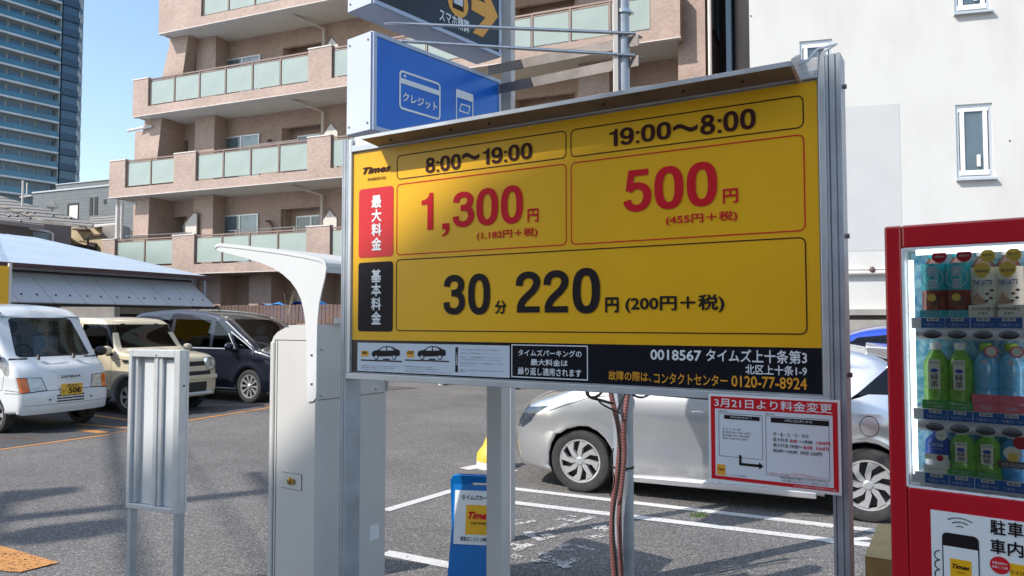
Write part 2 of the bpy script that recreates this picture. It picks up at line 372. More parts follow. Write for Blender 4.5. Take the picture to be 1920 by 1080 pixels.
def glyph(ch):
    if ch == '0': return [stroke(sup(.28, .5, .196, .416), closed=True)], .62
    if ch == '1': return [pg((.18, 0), (.35, 0), (.35, 1), (.235, 1), (.22, .915), (.165, .855), (.09, .825), (.0, .815), (.0, .70), (.18, .70))], .44
    if ch == '2': return [stroke(cat_path([(.075, .665), (.09, .80), (.17, .90), (.285, .93), (.40, .90), (.475, .81), (.475, .68), (.40, .54), (.27, .41), (.15, .27), (.09, .11)])), pg((.02, 0), (.55, 0), (.55, .15), (.02, .15))], .60
    if ch == '3': return [stroke(cat_path([(.07, .715), (.10, .84), (.17, .91), (.275, .93), (.38, .905), (.455, .82), (.46, .70), (.40, .59), (.30, .548), (.20, .545)])), stroke(cat_path([(.20, .538), (.31, .535), (.43, .48), (.485, .36), (.47, .20), (.38, .095), (.27, .07), (.15, .10), (.085, .18), (.062, .31)]))], .60
    if ch == '5': return [pg((.10, 1), (.51, 1), (.51, .85), (.225, .85), (.185, .60), (.16, .48), (.035, .50)), stroke(cat_path([(.10, .50), (.18, .585), (.29, .61), (.41, .56), (.48, .44), (.48, .28), (.42, .14), (.30, .07), (.18, .09), (.10, .16), (.065, .27)]))], .60
    if ch == '8': return [stroke(sup(.28, .742, .168, .180, 2.2), .158, True), stroke(sup(.28, .285, .198, .205, 2.2), closed=True)], .60
    if ch == '9': return [stroke(sup(.28, .665, .192, .252, 2.2), closed=True), stroke(cat_path([(.485, .72), (.488, .50), (.47, .28), (.40, .12), (.28, .07), (.16, .10), (.085, .24)]))], .60
    if ch == ':': return [pg((.06, .0), (.20, .0), (.20, .15), (.06, .15)), pg((.06, .54), (.20, .54), (.20, .69), (.06, .69))], .27
    return [pg((.0, .16), (.0, .0), (.085, .0), (.08, -.07), (.05, -.11), (.0, -.14), (.0, -.20), (.09, -.165), (.145, -.10), (.165, -.02), (.165, .16))], .3
def numerals(s, t, lb, rt, y, m):
    """heavy grotesque figures fitted to a box"""
    x0, z0 = ST(t, *lb, y); x1, z1 = ST(t, *rt, y); P = []; F = []; cx = 0; lay = 0
    for ch in s:
        parts, adv = glyph(ch)
        for vs, fs in parts:
            o = len(P); P += [(v.x + cx, v.y, lay) for v in vs]; F += [tuple(i+o for i in f) for f in fs]; lay = (lay+1) % 7
        cx += adv
    a, b_ = min(p[0] for p in P), max(p[0] for p in P); c, d = min(p[1] for p in P), max(p[1] for p in P)
    return MB().add([(x0 + (p[0]-a)/(b_-a)*(x1-x0), y - p[2]*1e-4, z0 + (p[1]-c)/(d-c)*(z1-z0)) for p in P], F).build('lettering', m, t)
def txt_px(body, t, lb, rt, y, m, bold=.02, shear=0, yo=0, **k):
    x0, z0 = ST(t, *lb, y); x1, z1 = ST(t, *rt, y)
    return txt(body, t, x0, z0, x1, z1, y, m, bold, shear, **k)
def rr(x0, z0, x1, z1, r, n=5):
    pts = []
    for cx, cz, a0 in ((x1-r, z1-r, 0), (x0+r, z1-r, 90), (x0+r, z0+r, 180), (x1-r, z0+r, 270)):
        for i in range(n+1):
            a = R(a0 + 90*i/n); pts.append((cx + r*math.cos(a), cz + r*math.sin(a)))
    return pts
def ring(mb, outer, inner, y):
    n = len(outer); mb.add([(p[0], y, p[1]) for p in outer] + [(p[0], y, p[1]) for p in inner], [(i, (i+1) % n, (i+1) % n + n, i+n) for i in range(n)]); return mb
def rrect_line(t, x0, z0, x1, z1, r, wd, y, m, name='border_line'):
    return ring(MB(), rr(x0, z0, x1, z1, r), rr(x0+wd, z0+wd, x1-wd, z1-wd, max(r-wd, .001)), y).build(name, m, t)
# ================================================================== SETTING: ground, bays, paint, kerb
def sheet(name, pts, z, m, parent=None, kind=None, cell=None):
    mb = MB(); mb.quad(*[(p[0], p[1], z) for p in pts]); o = mb.build(name, m, parent)
    if kind: o['kind'] = kind
    return o
ground = sheet('ground', [(-400, -150), (400, -150), (400, 600), (-400, 600)], 0, 'asphalt', kind='structure')
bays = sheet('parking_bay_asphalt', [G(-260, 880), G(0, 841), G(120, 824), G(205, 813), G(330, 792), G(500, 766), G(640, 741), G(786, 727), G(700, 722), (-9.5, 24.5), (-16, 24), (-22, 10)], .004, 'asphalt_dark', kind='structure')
_lz = [0]
def line_px(p0, p1, wd, m, parent=ground, z=.008, name='painted_line', dash=None):
    _lz[0] += 1; z = .0045 + .00007*_lz[0]
    a = G(*p0); b = G(*p1); d = (b - a).normalized(); n = Vector((-d.y, d.x, 0)) * wd/2
    random.seed(int(p0[0]*7 + p0[1])); N = max(4, int((b-a).length/.5)); up = []; lo = []
    for i in range(N+1):
        q = a + (b-a)*i/N; j = random.uniform(-.006, .006); up.append(q+n*(1+j*8)); lo.append(q-n*(1+j*6))
    mb = MB(); vs = [(p.x, p.y, z) for p in up] + [(p.x, p.y, z) for p in lo]
    mb.add(vs, [(i, i+1, N+2+i, N+1+i) for i in range(N)]); return mb.build(name, m, parent)
for a, b, wd in (((955, 916), (1660, 998), .105), ((955, 942), (1660, 1026), .11), ((722, 958), (850, 920), .10), ((722, 1037), (850, 1062), .11), ((968, 884), (905, 877), .09), ((870, 880), (912, 872), .16)):
    line_px(a, b, wd, 'white_paint')
line_px((1548, 1017), (1630, 1010), .07, 'white_paint'); line_px((1340, 962), (1560, 990), .05, 'white_paint_worn')
for a, b, wd, m in (((-60, 852), (206, 815), .085, 'orange_paint'), ((206, 813), (240, 808), .06, 'orange_paint'), ((340, 791), (515, 763), .10, 'orange_paint'), ((150, 775), (238, 788), .10, 'orange_paint'), ((160, 770), (240, 779), .07, 'rust_paint'),
        ((140, 795), (240, 803), .07, 'orange_paint'), ((345, 770), (505, 771), .07, 'rust_paint'), ((345, 760), (505, 760), .06, 'orange_paint'), ((-40, 822), (60, 822), .09, 'rust_paint'), ((640, 736), (780, 728), .16, 'rust_paint'), ((-40, 816), (80, 826), .05, 'rust_paint'), ((150, 806), (196, 812), .16, 'orange_paint')):
    line_px(a, b, wd, m, z=.009)
sheet('painted_arrow', [G(-70, 1008), G(0, 1025), G(110, 1057), G(34, 1076), G(-90, 1062)], .0095, 'orange_paint', ground)
# worn lettering painted on the tarmac of the share-car bay
for x0, y0, x1, y1, wd in ((560, 500, 740, 468, .06), (560, 470, 640, 462, .05), (905, 455, 1020, 470, .07), (830, 542, 985, 495, .06), (1035, 482, 1165, 440, .06), (985, 428, 1035, 440, .05), (680, 553, 700, 585, .08), (700, 583, 790, 618, .06), (775, 582, 850, 570, .05), (805, 603, 890, 582, .05),
        (545, 648, 625, 660, .06), (580, 692, 702, 645, .07), (552, 748, 622, 728, .09), (1205, 505, 1230, 535, .12), (1225, 535, 1280, 548, .06), (1165, 578, 1222, 598, .12), (1035, 597, 1165, 603, .05), (850, 690, 1028, 690, .055), (905, 672, 1018, 642, .06), (1020, 655, 1172, 692, .05),
        (805, 712, 850, 755, .10), (850, 755, 915, 792, .08), (915, 818, 1050, 750, .06), (690, 776, 830, 770, .05), (915, 800, 985, 826, .06)):
    line_px((820 + x0/4, 860 + y0/4), (820 + x1/4, 860 + y1/4), wd, 'white_paint_worn', name='painted_stroke', z=.007)
# kerb, block wall and slat fence at the far end of the lot
KF = thing('far_kerb', 'low concrete kerb along the far edge of the car park in front of the apartment wall', 'kerb', (-3.46, 20.45, 0), -22.8)
_k = MB().box(0, .985, -.09, .09, 0, .13).build('kerb_stone', 'concrete', KF, bevel=.01)
_k.location = (-9, 0, 0)
for i in range(1, 17): inst(_k, KF, (-9 + i, 0, 0))
BW = thing('block_wall', 'grey concrete block wall with pale coping carrying the brown slat fence', 'wall', (-3.3, 20.75, 0), -22.8)
MB().box(-9, 8.5, 0, .15, 0, 1.42).build('wall_face', 'block', BW); MB().box(-9, 8.5, -.03, .18, 1.42, 1.48).build('coping', 'coping', BW)
FN = thing('slat_fence', 'dark brown vertical slat fence on top of the grey wall before the apartment block', 'fence', (-3.3, 20.75, 1.48), -22.8)
_s = MB().box(0, .115, 0, .018, .03, .60).build('slat', 'fence_wood', FN); _s.location = (-8.9, .02, 0)
for i in range(1, 124): inst(_s, FN, (-8.9 + i*.135, .02 + random.uniform(-.004, .004), random.uniform(-.012, .012)))
for z in (.10, .48): MB().box(-8.95, 7.8, .04, .075, z, z+.05).build('rail', 'fence_wood', FN)
_p = MB().box(-.04, .04, .075, .14, 0, .66).build('post', 'fence_wood', FN); _p.location = (-8.9, 0, 0)
for i in range(1, 9): inst(_p, FN, (-8.9 + i*2.05, 0, 0))
tp = MB(); random.seed(3)
for i in range(14):
    for j in range(4):
        pass
pts = [[(-5.2 + i*.2, .2 + j*.18, .52 + .06*math.sin(i*1.7+j) + .06*math.cos(i*.6) + (.06 if 1 < i < 12 else -.1)) for j in range(5)] for i in range(15)]
tv = [p for r_ in pts for p in r_]; tf = [(i*5+j, (i+1)*5+j, (i+1)*5+j+1, i*5+j+1) for i in range(14) for j in range(4)]
TP = tag(MB().add(tv, tf).build('tarpaulin', 'tarp_blue', smooth=True), 'crumpled bright blue tarpaulin lying behind the brown slat fence', 'tarpaulin'); TP.location = (-3.3, 20.9, 1.55); TP.rotation_euler.z = R(-22.8)
TPs = MB().box(-5.1, -2.5, .25, .85, 0, .50).build('tarp_stack', 'tarp_blue', TP); TPs.location = (0, 0, 0)
WD = thing('weed', 'dry leafless weed standing above the slat fence near the blue tarpaulin', 'plant', tuple(at(540, 570, 21.9)))
mb = MB(); random.seed(5)
for i in range(5):
    a = random.uniform(-.5, .9); L_ = random.uniform(.2, .5); mb.tube([(0,0,-.3), (a*.2, .02, L_*.4), (a*L_*.9, .05, L_)], [.004, .003, .002], 4)
mb.build('stem', 'cream_wall', WD)
# small red and white bollard and dark stub at the far kerb
BO = thing('bollard', 'small bollard with red top and white foot at the far kerb', 'bollard', tuple(G(826, 722)))
MB().cyl((0,0,0), (0,0,.12), .05).build('foot', 'label_white', BO); MB().cyl((0,0,.12), (0,0,.24), .05).build('top', 'sign_red', BO)
ST_ = tag(MB().box(-.06, .06, -.05, .05, 0, .20).build('wheel_stop', 'dark_plastic', bevel=.01), 'dark square stub beside the small red and white bollard', 'kerb stub'); ST_.location = G(836, 722)
ST2 = tag(MB().box(-.09, .09, -.05, .05, 0, .22).build('wheel_stop', 'dark_plastic', bevel=.01), 'short dark block on the tarmac in front of the silver hatchback', 'kerb stub'); ST2.location = G(968, 730)

# ================================================================== APARTMENT BLOCK
KS = 1.0323
AP = thing('apartment_block', 'pinkish brown tiled apartment block with stepped balconies of frosted green glass', 'apartment building', (0, 21.98, 0), -22.83)
RK = [4.663 + 2.994*k for k in range(6)]
LEFT = [-16.9, -16.62, -15.47, -14.22, -13.0, -11.8]
TR_ = 4.85*KS; REC = 1.5
tw = lambda u, v=200, y=0: ST(AP, u, v, y)[0]
XR = tw(1322, 60, .3)
walls = MB(); fas = MB(); sof = MB(); cop = MB(); dark = MB()
PA = (-12.91*KS, -11.89*KS); PB = (-7.13*KS, -6.21*KS); GE = 4.08*KS
glassp = MB().box(0, 1, -.012, .012, 0, .86).mesh('glass_panel', 'frosted')
postm = MB().box(-.022, .022, -.03, .03, -.02, 1.02).mesh('baluster', 'bronze')
def gl(x0, x1, z):
    n = max(1, round((x1-x0)/1.2)); w_ = (x1-x0)/n
    for i in range(n):
        o = bpy.data.objects.new('glass_panel', glassp); COL.objects.link(o); o.parent = AP; o.location = (x0+i*w_+.05, -.05, z-.97); o.scale = (w_-.10, 1, 1)
    for i in range(n+1):
        o = bpy.data.objects.new('baluster', postm); COL.objects.link(o); o.parent = AP; o.location = (min(max(x0+i*w_, x0+.03), x1-.03), -.05, z-1.03)
    MB().box(x0, x1, -.085, -.02, z-.035, z+.015).box(x0, x1, -.07, -.03, z-.10, z-.07).build('handrail', 'bronze', AP)
for k in range(6):
    z = RK[k]; l = LEFT[k]
    # tiled band, piers, slab and soffit
    fas.box(l, TR_, -.15, .02, z-1.36, z-1.04)
    g0 = [-15.72, -15.27, -14.21, -11.75, -10.6, -9.4][k]*KS
    fas.box(l, g0-.02, -.15, .02, z-1.04, z+.02); fas.box(l, l+.16, .02, REC+1.2, z-1.36, z+.02)
    cop.box(l-.02, g0, -.17, .04, z+.02, z+.06); cop.box(l-.02, TR_+.02, -.165, .03, z-1.385, z-1.36)
    if k < 2:
        fas.box(*PA, -.15, .02, z-1.04, z+.02); cop.box(PA[0]-.01, PA[1]+.01, -.17, .04, z+.02, z+.06); gl(g0, PA[0], z); gl(PA[1], PB[0], z)
    else: gl(g0, PB[0], z)
    fas.box(*PB, -.15, .02, z-1.04, z+.05); cop.box(PB[0]-.01, PB[1]+.01, -.17, .04, z+.05, z+.09)
    gl(PB[1], GE, z); fas.box(GE, TR_, -.15, .02, z-1.04, z+.05); fas.box(TR_-.15, TR_, .02, REC, z-1.36, z+.02)
    sof.box(l+.16, TR_-.15, .02, REC+1.2, z-1.355, z-1.12)
    # recessed wall and its columns (openings left for the two alcoves)
    zb = z-1.12; zt = (RK[k+1]-1.355) if k < 5 else z+1.9
    wl = l+1.9 if k else l+.6
    A1 = (tw(327, 120, REC), tw(372, 120, REC)) if k > 1 else (tw(262, 300, REC), tw(352, 300, REC)); A2 = (tw(531, 60, REC), tw(603, 60, REC)); A3 = (tw(962, 20, REC), tw(1078, 20, REC))
    at_ = z + 1.02
    xs = [wl, A1[0], A1[1], A2[0], A2[1], A3[0], A3[1], XR-.02]
    if A1[0] < wl+.1: xs[0] = A1[0]-.3
    for i in range(0, 8, 2): walls.box(xs[i], xs[i+1], REC, REC+.15, zb, zt)
    for A_ in (A1, A2, A3):
        walls.box(A_[0], A_[1], REC+.001, REC+.149, at_, zt)
    dark.box(xs[0], XR-.1, REC+.5, REC+.6, zb, zt)
    for A_ in (A1, A2, A3):
        for x in (A_[0], A_[1]): walls.box(x-.06, x+.06, REC+.152, REC+.5, zb, zt-.002)
    walls.box(tw(370, 120, .9), tw(406, 120, .9), .85, REC-.001, zb, zt)
    walls.box(tw(1085, 20, .9), tw(1085, 20, .9)+.95, .85, REC-.001, zb, zt)
    # sliding windows
    def win(x0, x1, z0, z1, y, pale=0):
        W = grp('window', AP, (x0, y, z0)); ww = x1-x0; hh = z1-z0
        MB().box(0, ww, -.03, .03, hh-.05, hh).box(0, ww, -.03, .03, 0, .05).box(0, .05, -.028, .028, .05, hh-.05).box(ww-.05, ww, -.028, .028, .05, hh-.05).box(ww/2-.03, ww/2+.03, -.03, .03, .05, hh-.05).build('frame', 'alu', W)
        MB().box(.05, ww/2-.03, -.005, .005, .05, hh-.05).build('pane', 'window_glass', W); MB().box(ww/2+.03, ww-.05, -.005, .005, .05, hh-.05).build('pane', 'window_glass_pale' if pale else 'window_glass', W)
        return W
    wz = z + .92
    win(tw(423, 110, REC), tw(490, 110, REC), zb+.02, wz, REC-.035, 1)
    win(A2[0]+.35, A2[1]-.05, zb+.02, at_-.22, REC+.46, k % 2)
    win(A3[0]+.3, A3[1]-.3, zb+.02, at_-.22, REC+.46, 1)
    if k < 2: win(A1[0]+.5, A1[1]-.06, zb+.02, at_-.25, REC+.46, 1)
    else: win(A1[0]+.3, A1[1]-.1, zb+.02, at_-.35, REC+.46)
    x_ = tw(1180, 150, REC); win(x_, x_+1.9, zb+.02, wz, REC-.035, 1)
    # drain pipe and neighbour partition board
    xp = tw(608, 60, REC-.1); MB().tube([(xp-.55, .35, zt-.02), (xp-.3, .9, zt-.12), (xp, REC-.12, zt-.25), (xp, REC-.12, zb)], .05, 8).build('drain_pipe', 'coping', AP, smooth=True)
    xq = tw(613, 80, .9); bd = [(xq, zb), (xq+.62, zb), (xq+.62, z+.42), (xq+.3, z+.78), (xq, z+.42)]
    g_ = grp('partition_board', AP, (0, .75, 0)); MB().prism(bd, 0, .03).build('board', 'soffit', g_)
    mb = MB(); pb = [(x, 0, zz) for x, zz in bd]
    for i in range(5): mb.cyl(pb[i], pb[(i+1) % 5], .028, n=6)
    mb.build('board_frame', 'bronze', g_)
    if k == 0:
        xq = tw(352, 440, .9); bd2 = [(xq, zb), (xq+.62, zb), (xq+.62, z+.95), (xq+.42, z+1.0), (xq, z+.62)]; g2 = grp('partition_board', AP, (0, .75, 0)); MB().prism(bd2, 0, .03).build('board', 'soffit', g2)
        mb = MB(); pb = [(x, 0, zz) for x, zz in bd2]
        for i in range(5): mb.cyl(pb[i], pb[(i+1) % 5], .028, n=6)
        mb.build('board_frame', 'bronze', g2)
    # air conditioner hose
    xh = tw(503, 100, REC-.05); MB().tube([(xh, REC, z+.62), (xh+.2, REC-.12, z+.60), (xh+.38, REC-.12, z+.40), (xh+.40, REC-.12, z-.6)], .045, 8).build('cooler_hose', 'wood_pole' if k > 1 else 'gutter_brown', AP, smooth=True)
    # slanted end wall between this balcony and the one above
    if k < 5:
        L1 = LEFT[k+1]; zt2 = RK[k+1]-1.355; zb2 = z-1.1
        if k == 0: pp = [(l+.95, zb2), (l+1.75, zb2), (L1+1.55, zt2), (L1+.85, zt2)]
        else: pp = [(l+.55, zb2), (l+1.75, zb2), (L1+.95, zt2), (L1+.08, zt2)]
        walls.prism(pp, .35, 3.4)
walls.box(TR_-.15, XR, .32, .5, 0, RK[5]+2.2); walls.box(XR-.2, XR, .5, 5.1, 0, RK[5]+2.2)
walls.box(LEFT[0]+.6, XR, REC, REC+.15, 0, RK[0]-1.36)
for u in (378, 470, 560): walls.box(tw(u, 560, .8), tw(u, 560, .8)+1.0, .7, REC-.001, 0, RK[0]-1.36)
walls.build('tiled_wall', 'tile', AP); fas.build('balcony_wall', 'tile', AP); sof.build('balcony_soffit', 'soffit', AP); cop.build('coping', 'coping', AP); dark.build('alcove_wall', 'tile', AP)
MB().box(LEFT[0]+3, XR-.1, 2.6, 5.1, 0, RK[5]+2.2).build('rear_block', 'tile', AP)
MB().box(LEFT[3]+1, XR, -.1, 5.1, RK[5]+2.2, RK[5]+2.5).build('roof', 'coping', AP)
# drain pipes, laundry poles, side window
xp = tw(1331, 60, .2); MB().tube([(xp, .2, 0), (xp, .2, RK[5]+2)], .055, 8).build('drain_pipe', 'coping', AP, smooth=True)
xp = tw(219, 440, .1); MB().tube([(xp, .1, 0), (xp, .1, RK[1]-1.4)], .06, 8).tube([(xp+.25, .1, 0), (xp+.25, .1, RK[1]-1.55), (xp+1.0, .4, RK[1]-1.5)], .05, 8).build('drain_pipe', 'coping', AP, smooth=True)
xp = tw(238, 232, .1); MB().tube([(xp-.05, .2, RK[2]-1.75), (xp+1.1, .3, RK[2]-1.65)], .06, 8).build('drain_pipe', 'coping', AP, smooth=True)
for (u0, u1, v, k, y) in ((240, 360, 436, 0, .45), (235, 350, 446, 0, .3), (430, 565, 424, 0, .45), (455, 560, 268, 1, .35), (1000, 1200, 10, 2, .3)):
    x0, z0 = ST(AP, u0, v, y); x1, _ = ST(AP, u1, v, y); zz = RK[k] + .18
    MB().cyl((x0, y, zz), (x1, y, zz), .02, n=6).cyl((x0+.3, y, zz), (x0+.3, y, RK[k]-.1), .02, n=6).cyl((x1-.3, y, zz), (x1-.3, y, RK[k]-.1), .02, n=6).build('laundry_pole', 'steel', AP)
mb = MB(); mb.box(XR+.001, XR+.03, 1.7, 3.1, RK[2]-.6, RK[2]+1.2).build('window', 'bronze', AP)
MB().box(XR+.03, XR+.04, 1.8, 3.0, RK[2]-.5, RK[2]+1.1).build('pane', 'window_glass', AP)
o = MB().box(XR+.3, XR+9, 5.6, 14, 0, 24).build('dark_building', 'near_black'); o.location = AP.location; o.rotation_euler = AP.rotation_euler
tag(o, 'tall black clad building seen in the gap between the tiled apartments and the white wall', 'building')

# ================================================================== WHITE BUILDING on the right
WB = thing('white_building', 'plain white rendered building with three narrow casement windows behind the vending machine', 'building', (0, 14.45, 0), -15)
wx = lambda u, v=300, y=0: ST(WB, u, v, y)
xl = wx(1405, 60)[0]
def hole_wall(mb, x0, x1, z0, z1, holes, y0, y1):
    xs = sorted({x0, x1, *[h[0] for h in holes], *[h[1] for h in holes]}); zs = sorted({z0, z1, *[h[2] for h in holes], *[h[3] for h in holes]})
    for i in range(len(xs)-1):
        for j in range(len(zs)-1):
            cx, cz = (xs[i]+xs[i+1])/2, (zs[j]+zs[j+1])/2
            if any(h[0] < cx < h[1] and h[2] < cz < h[3] for h in holes): continue
            mb.add([(xs[i], y0, zs[j]), (xs[i+1], y0, zs[j]), (xs[i+1], y0, zs[j+1]), (xs[i], y0, zs[j+1])], [(0, 1, 2, 3)])
    for h in holes:
        a, b, c, d = h
        mb.add([(a, y0, c), (b, y0, c), (b, y0, d), (a, y0, d), (a, y1, c), (b, y1, c), (b, y1, d), (a, y1, d)], [(0, 4, 5, 1), (1, 5, 6, 2), (2, 6, 7, 3), (3, 7, 4, 0)])
hs = []
for (u0, v0, u1, v1) in ((1791, 197, 1864, 333), (1499, 78, 1563, 212), (1786, -114, 1857, 20)):
    a, d = wx(u0, v0); b, c = wx(u1, v1); hs.append((a, b, c, d))
mb = MB(); hole_wall(mb, xl, 16, 1.80, 16, hs, 0, .11); mb.add([(xl, 0, 16), (16, 0, 16), (16, 9, 16), (xl, 9, 16)], [(0, 1, 2, 3)])
mb.build('wall', 'white_wall', WB)
MB().box(xl, xl+.02, .01, 23, 0, 15.99).build('side_wall', 'near_black', WB)  # left side wall coloured near black all over
for i, (a, b, c, d) in enumerate(hs):
    W = grp('window', WB, (a, .05, c)); ww, hh = b-a, d-c; f1, f2 = .05, .105
    MB().box(0, ww, -.02, .05, 0, f1).box(0, ww, -.02, .05, hh-f1, hh).box(0, f1, -.02, .05, f1, hh-f1).box(ww-f1, ww, -.02, .05, f1, hh-f1).build('frame', 'alu', W)
    MB().box(f1, ww-f1, -.035, .03, f1+.01, f2+.04).box(f1, ww-f1, -.035, .03, hh-f2-.02, hh-f1-.01).box(f1+.02, f2+.03, -.035, .03, f2+.04, hh-f2-.02).box(ww-f2-.03, ww-f1-.02, -.035, .03, f2+.04, hh-f2-.02).build('sash', 'label_white', W, bevel=.006)
    MB().box(f2+.03, ww-f2-.03, -.01, 0, f2+.04, hh-f2-.02).build('pane', 'window_glass', W)
    MB().box(-.02, ww+.03, -.13, .03, -.035, -.001).build('sill', 'alu', W)
    MB().box(ww-.24, ww-.185, -.05, -.012, .20, .40).build('handle', 'label_white', W, bevel=.01)
MB().box(xl-.05, 16, -.14, .2, 1.70, 1.80).build('ledge', 'concrete', WB); MB().box(xl, 16, -.02, .2, 1.62, 1.70).build('ledge_recess', 'gutter_brown', WB)
MB().box(xl-.02, 16, -.10, .2, 0, 1.62).build('base_wall', 'concrete', WB)
for v, r_ in ((505, .022), (512, .038)):
    x, z = wx(1600, v, -.06); MB().cyl((xl, -.06, z), (9.5, -.06, z), r_, n=10).build('pipe', 'coping', WB)
x, z = wx(1636, 506, -.1); MB().ball((x, -.07, z), .05, .05, .06).build('pipe_clip', 'gutter_brown', WB)
x0, z1 = wx(1592, 198, -.004); x1, _ = wx(1686, 196, -.004); z0 = wx(1640, 470)[1]
MB().box(x0-.15, x1, -.004, -.0005, z0, z1-.02).build('repainted_patch', 'wall_patch', WB)
for u, v in ((1408, 30), (1893, 264), (1520, 330)):
    x, z = wx(u, v); MB().ball((x, -.006, z), .014, .008, .014, 8, 5).build('wall_plug', 'gutter_brown', WB)

# ================================================================== SHED with pale blue metal roof
SH_ = thing('metal_roof_shed', 'long shed with pale blue metal hip roof behind the parked cars', 'shed', (-9.9, 23.9, 0), 66)
def sx(u, v, y): return ST(SH_, u, v, y)
E0, E1 = -16.5, 0.0    # local x along the eave (towards camera is negative)
ez = sx(200, 503, 0)[1]
rk = 8.3; rz = ez + 1.60
# roof sheets follow the slope in strips parallel to the rake
def roofpt(x, y): return (x, y, ez + min(y, rk)/rk*(rz-ez) if y < rk else rz - (y-rk)/rk*(rz-ez))
n_ = 16
for i in range(n_):
    a = E0 + (E1-E0)*i/n_; b = E0 + (E1-E0)*(i+1)/n_ - .012
    m_ = MB(); v0 = [roofpt(a, -.35), roofpt(b, -.35), roofpt(b, rk), roofpt(a, rk)]
    v0[0] = (a, -.35, ez-.07); v0[1] = (b, -.35, ez-.07)
    vs = v0 + [(x, y, z-.04) for x, y, z in v0]; m_.add(vs, [(0,1,2,3), (7,6,5,4), (0,4,5,1), (1,5,6,2), (2,6,7,3), (3,7,4,0)]); m_.cyl((a, -.35, ez-.065), (a, rk, rz+.012), .007, n=4, caps=False)
    m_.build('roof_sheet', 'roof_metal', SH_)
MB().add([(E0, rk, rz), (E1, rk, rz), (E1, 2*rk, ez), (E0, 2*rk, ez)], [(0,1,2,3)]).build('rear_roof', 'roof_metal', SH_)
MB().box(E0, E1+.05, -.42, -.33, ez-.16, ez-.05).build('gutter', 'gutter_brown', SH_, bevel=.015)
MB().box(E0, E1-.15, .10, .25, 0, ez-.1).build('wall', 'sheet_metal', SH_); MB().prism([(.1, 0), (2*rk-.2, 0), (2*rk-.2, ez-.1), (rk, rz-.1), (.1, ez-.1)], E1-.3, E1-.15, 'x').build('gable_wall', 'roof_metal', SH_)
# pent roof of leaning sheets with bolt heads
bz = 2.06; tz = ez-.24; q = .95; np_ = 19; x0p = E0; pw = .86
nn = int((E1-.35-E0)/pw)
for i in range(nn):
    a = E1-.40-(i+1)*pw; b = a+pw-.02
    sh = MB().add([(a, .08, tz), (b, .08, tz), (b, -q, bz), (a, -q, bz), (a, .08, tz-.025), (b, .08, tz-.025), (b, -q, bz-.025), (a, -q, bz-.025)], [(0,1,2,3), (7,6,5,4), (0,4,5,1), (1,5,6,2), (2,6,7,3), (3,7,4,0)]).build('pent_sheet', 'sheet_metal', SH_)
    bl = MB()
    for j in (.22, .66):
        yy = -q+.24; bl.cyl((a+pw*j, yy, bz+.24*(tz-bz)/(q+.08)), (a+pw*j, yy-.012, bz+.24*(tz-bz)/(q+.08)+.025), .022, n=8)
    bl.build('bolt', 'dark_plastic', sh)
MB().box(E0, E1-.4, -.55, -.45, 1.80, 1.98).build('beam', 'beam', SH_)
MB().box(E0, E1-.2, -.02, .09, 0, 2.0).build('dark_wall', 'dark_wall', SH_)
MB().cyl((E1-.22, -.30, ez-.2), (E1-.22, -.30, bz+.15), .035, n=8).build('downpipe', 'roof_metal', SH_)
MB().cyl((E0, .07, tz+.02), (E1-.4, .07, tz+.02), .03, n=6).build('pent_rail', 'dark_plastic', SH_)
CB = thing('concrete_lintel', 'weathered grey beam resting above the beige car under the sloping sheets', 'beam', tuple(at(118, 600, 17.2)), 0)
e = at(236, 586, 17.6); s_ = at(118, 586, 17.2); MB().box(0, (e-s_).x, -.12, .12, .02, .30).build('beam', 'beam', CB)
MB().box(.1, .25, -.1, .1, -1.58, .02).build('prop', 'dark_wall', CB); MB().box(1.15, 1.3, -.1, .1, -1.58, .02).build('prop', 'dark_wall', CB)
YS = thing('yellow_signboard', 'yellow signboard panel at the left edge behind the white van', 'sign', (at(14, 600, 15.2).x, 15.2, 0), 50)
MB().box(-1.4, 0, 0, .06, 1.9, 2.72).build('panel', 'sign_yellow', YS); MB().box(0, .05, -.02, .08, 1.85, 2.78).build('edge_trim', 'coping', YS); MB().box(-.6, -.5, .01, .05, 0, 1.9).build('post', 'galv', YS)

# ================================================================== HOUSES and the grey sided building behind
def slab(name, pts, th, m, parent):
    o0 = parent.location; vs = [Vector(p) - o0 for p in pts]; n = len(vs)
    mb = MB(); mb.add([tuple(v) for v in vs] + [(v.x, v.y, v.z-th) for v in vs], [tuple(range(n)), tuple(range(2*n-1, n-1, -1))] + [(i, i+n, (i+1) % n + n, (i+1) % n) for i in range(n)])
    return mb.build(name, m, parent)
def wall_pts(name, pts, back, m, parent):
    o0 = parent.location; d = Vector(back); vs = [Vector(p) - o0 for p in pts]; n = len(vs)
    mb = MB(); mb.add([tuple(v) for v in vs] + [tuple(v+d) for v in vs], [tuple(range(n)), tuple(range(2*n-1, n-1, -1))] + [(i, i+n, (i+1) % n + n, (i+1) % n) for i in range(n)])
    return mb.build(name, m, parent)
def dn(p): return Vector((p.x, p.y, 0))
HA = thing('tiled_house', 'brown walled house with grey tiled hip roof and a shuttered window above the shed roof', 'house', tuple(dn(at(60, 430, 33))))
slab('roof', [at(-90, 352, 40), at(0, 367, 39.5), at(176, 419, 36), at(160, 424, 34.5), at(83, 412, 34.6)], .1, 'tile_roof', HA)
slab('roof', [at(-90, 352, 40), at(58, 406, 36.2), at(83, 420, 31.5), at(0, 410, 30.6), at(-90, 400, 29.5)], .1, 'tile_roof', HA)
slab('fascia', [at(-90, 403, 29.4), at(0, 412.5, 30.5), at(83, 422.5, 31.4), at(83, 420, 31.6), at(-90, 400, 29.6)], .16, 'brown_wall', HA)
slab('fascia', [at(58, 412, 34.2), at(172, 422.5, 34.6), at(176, 420, 36), at(58, 409, 36)], .16, 'beam', HA)
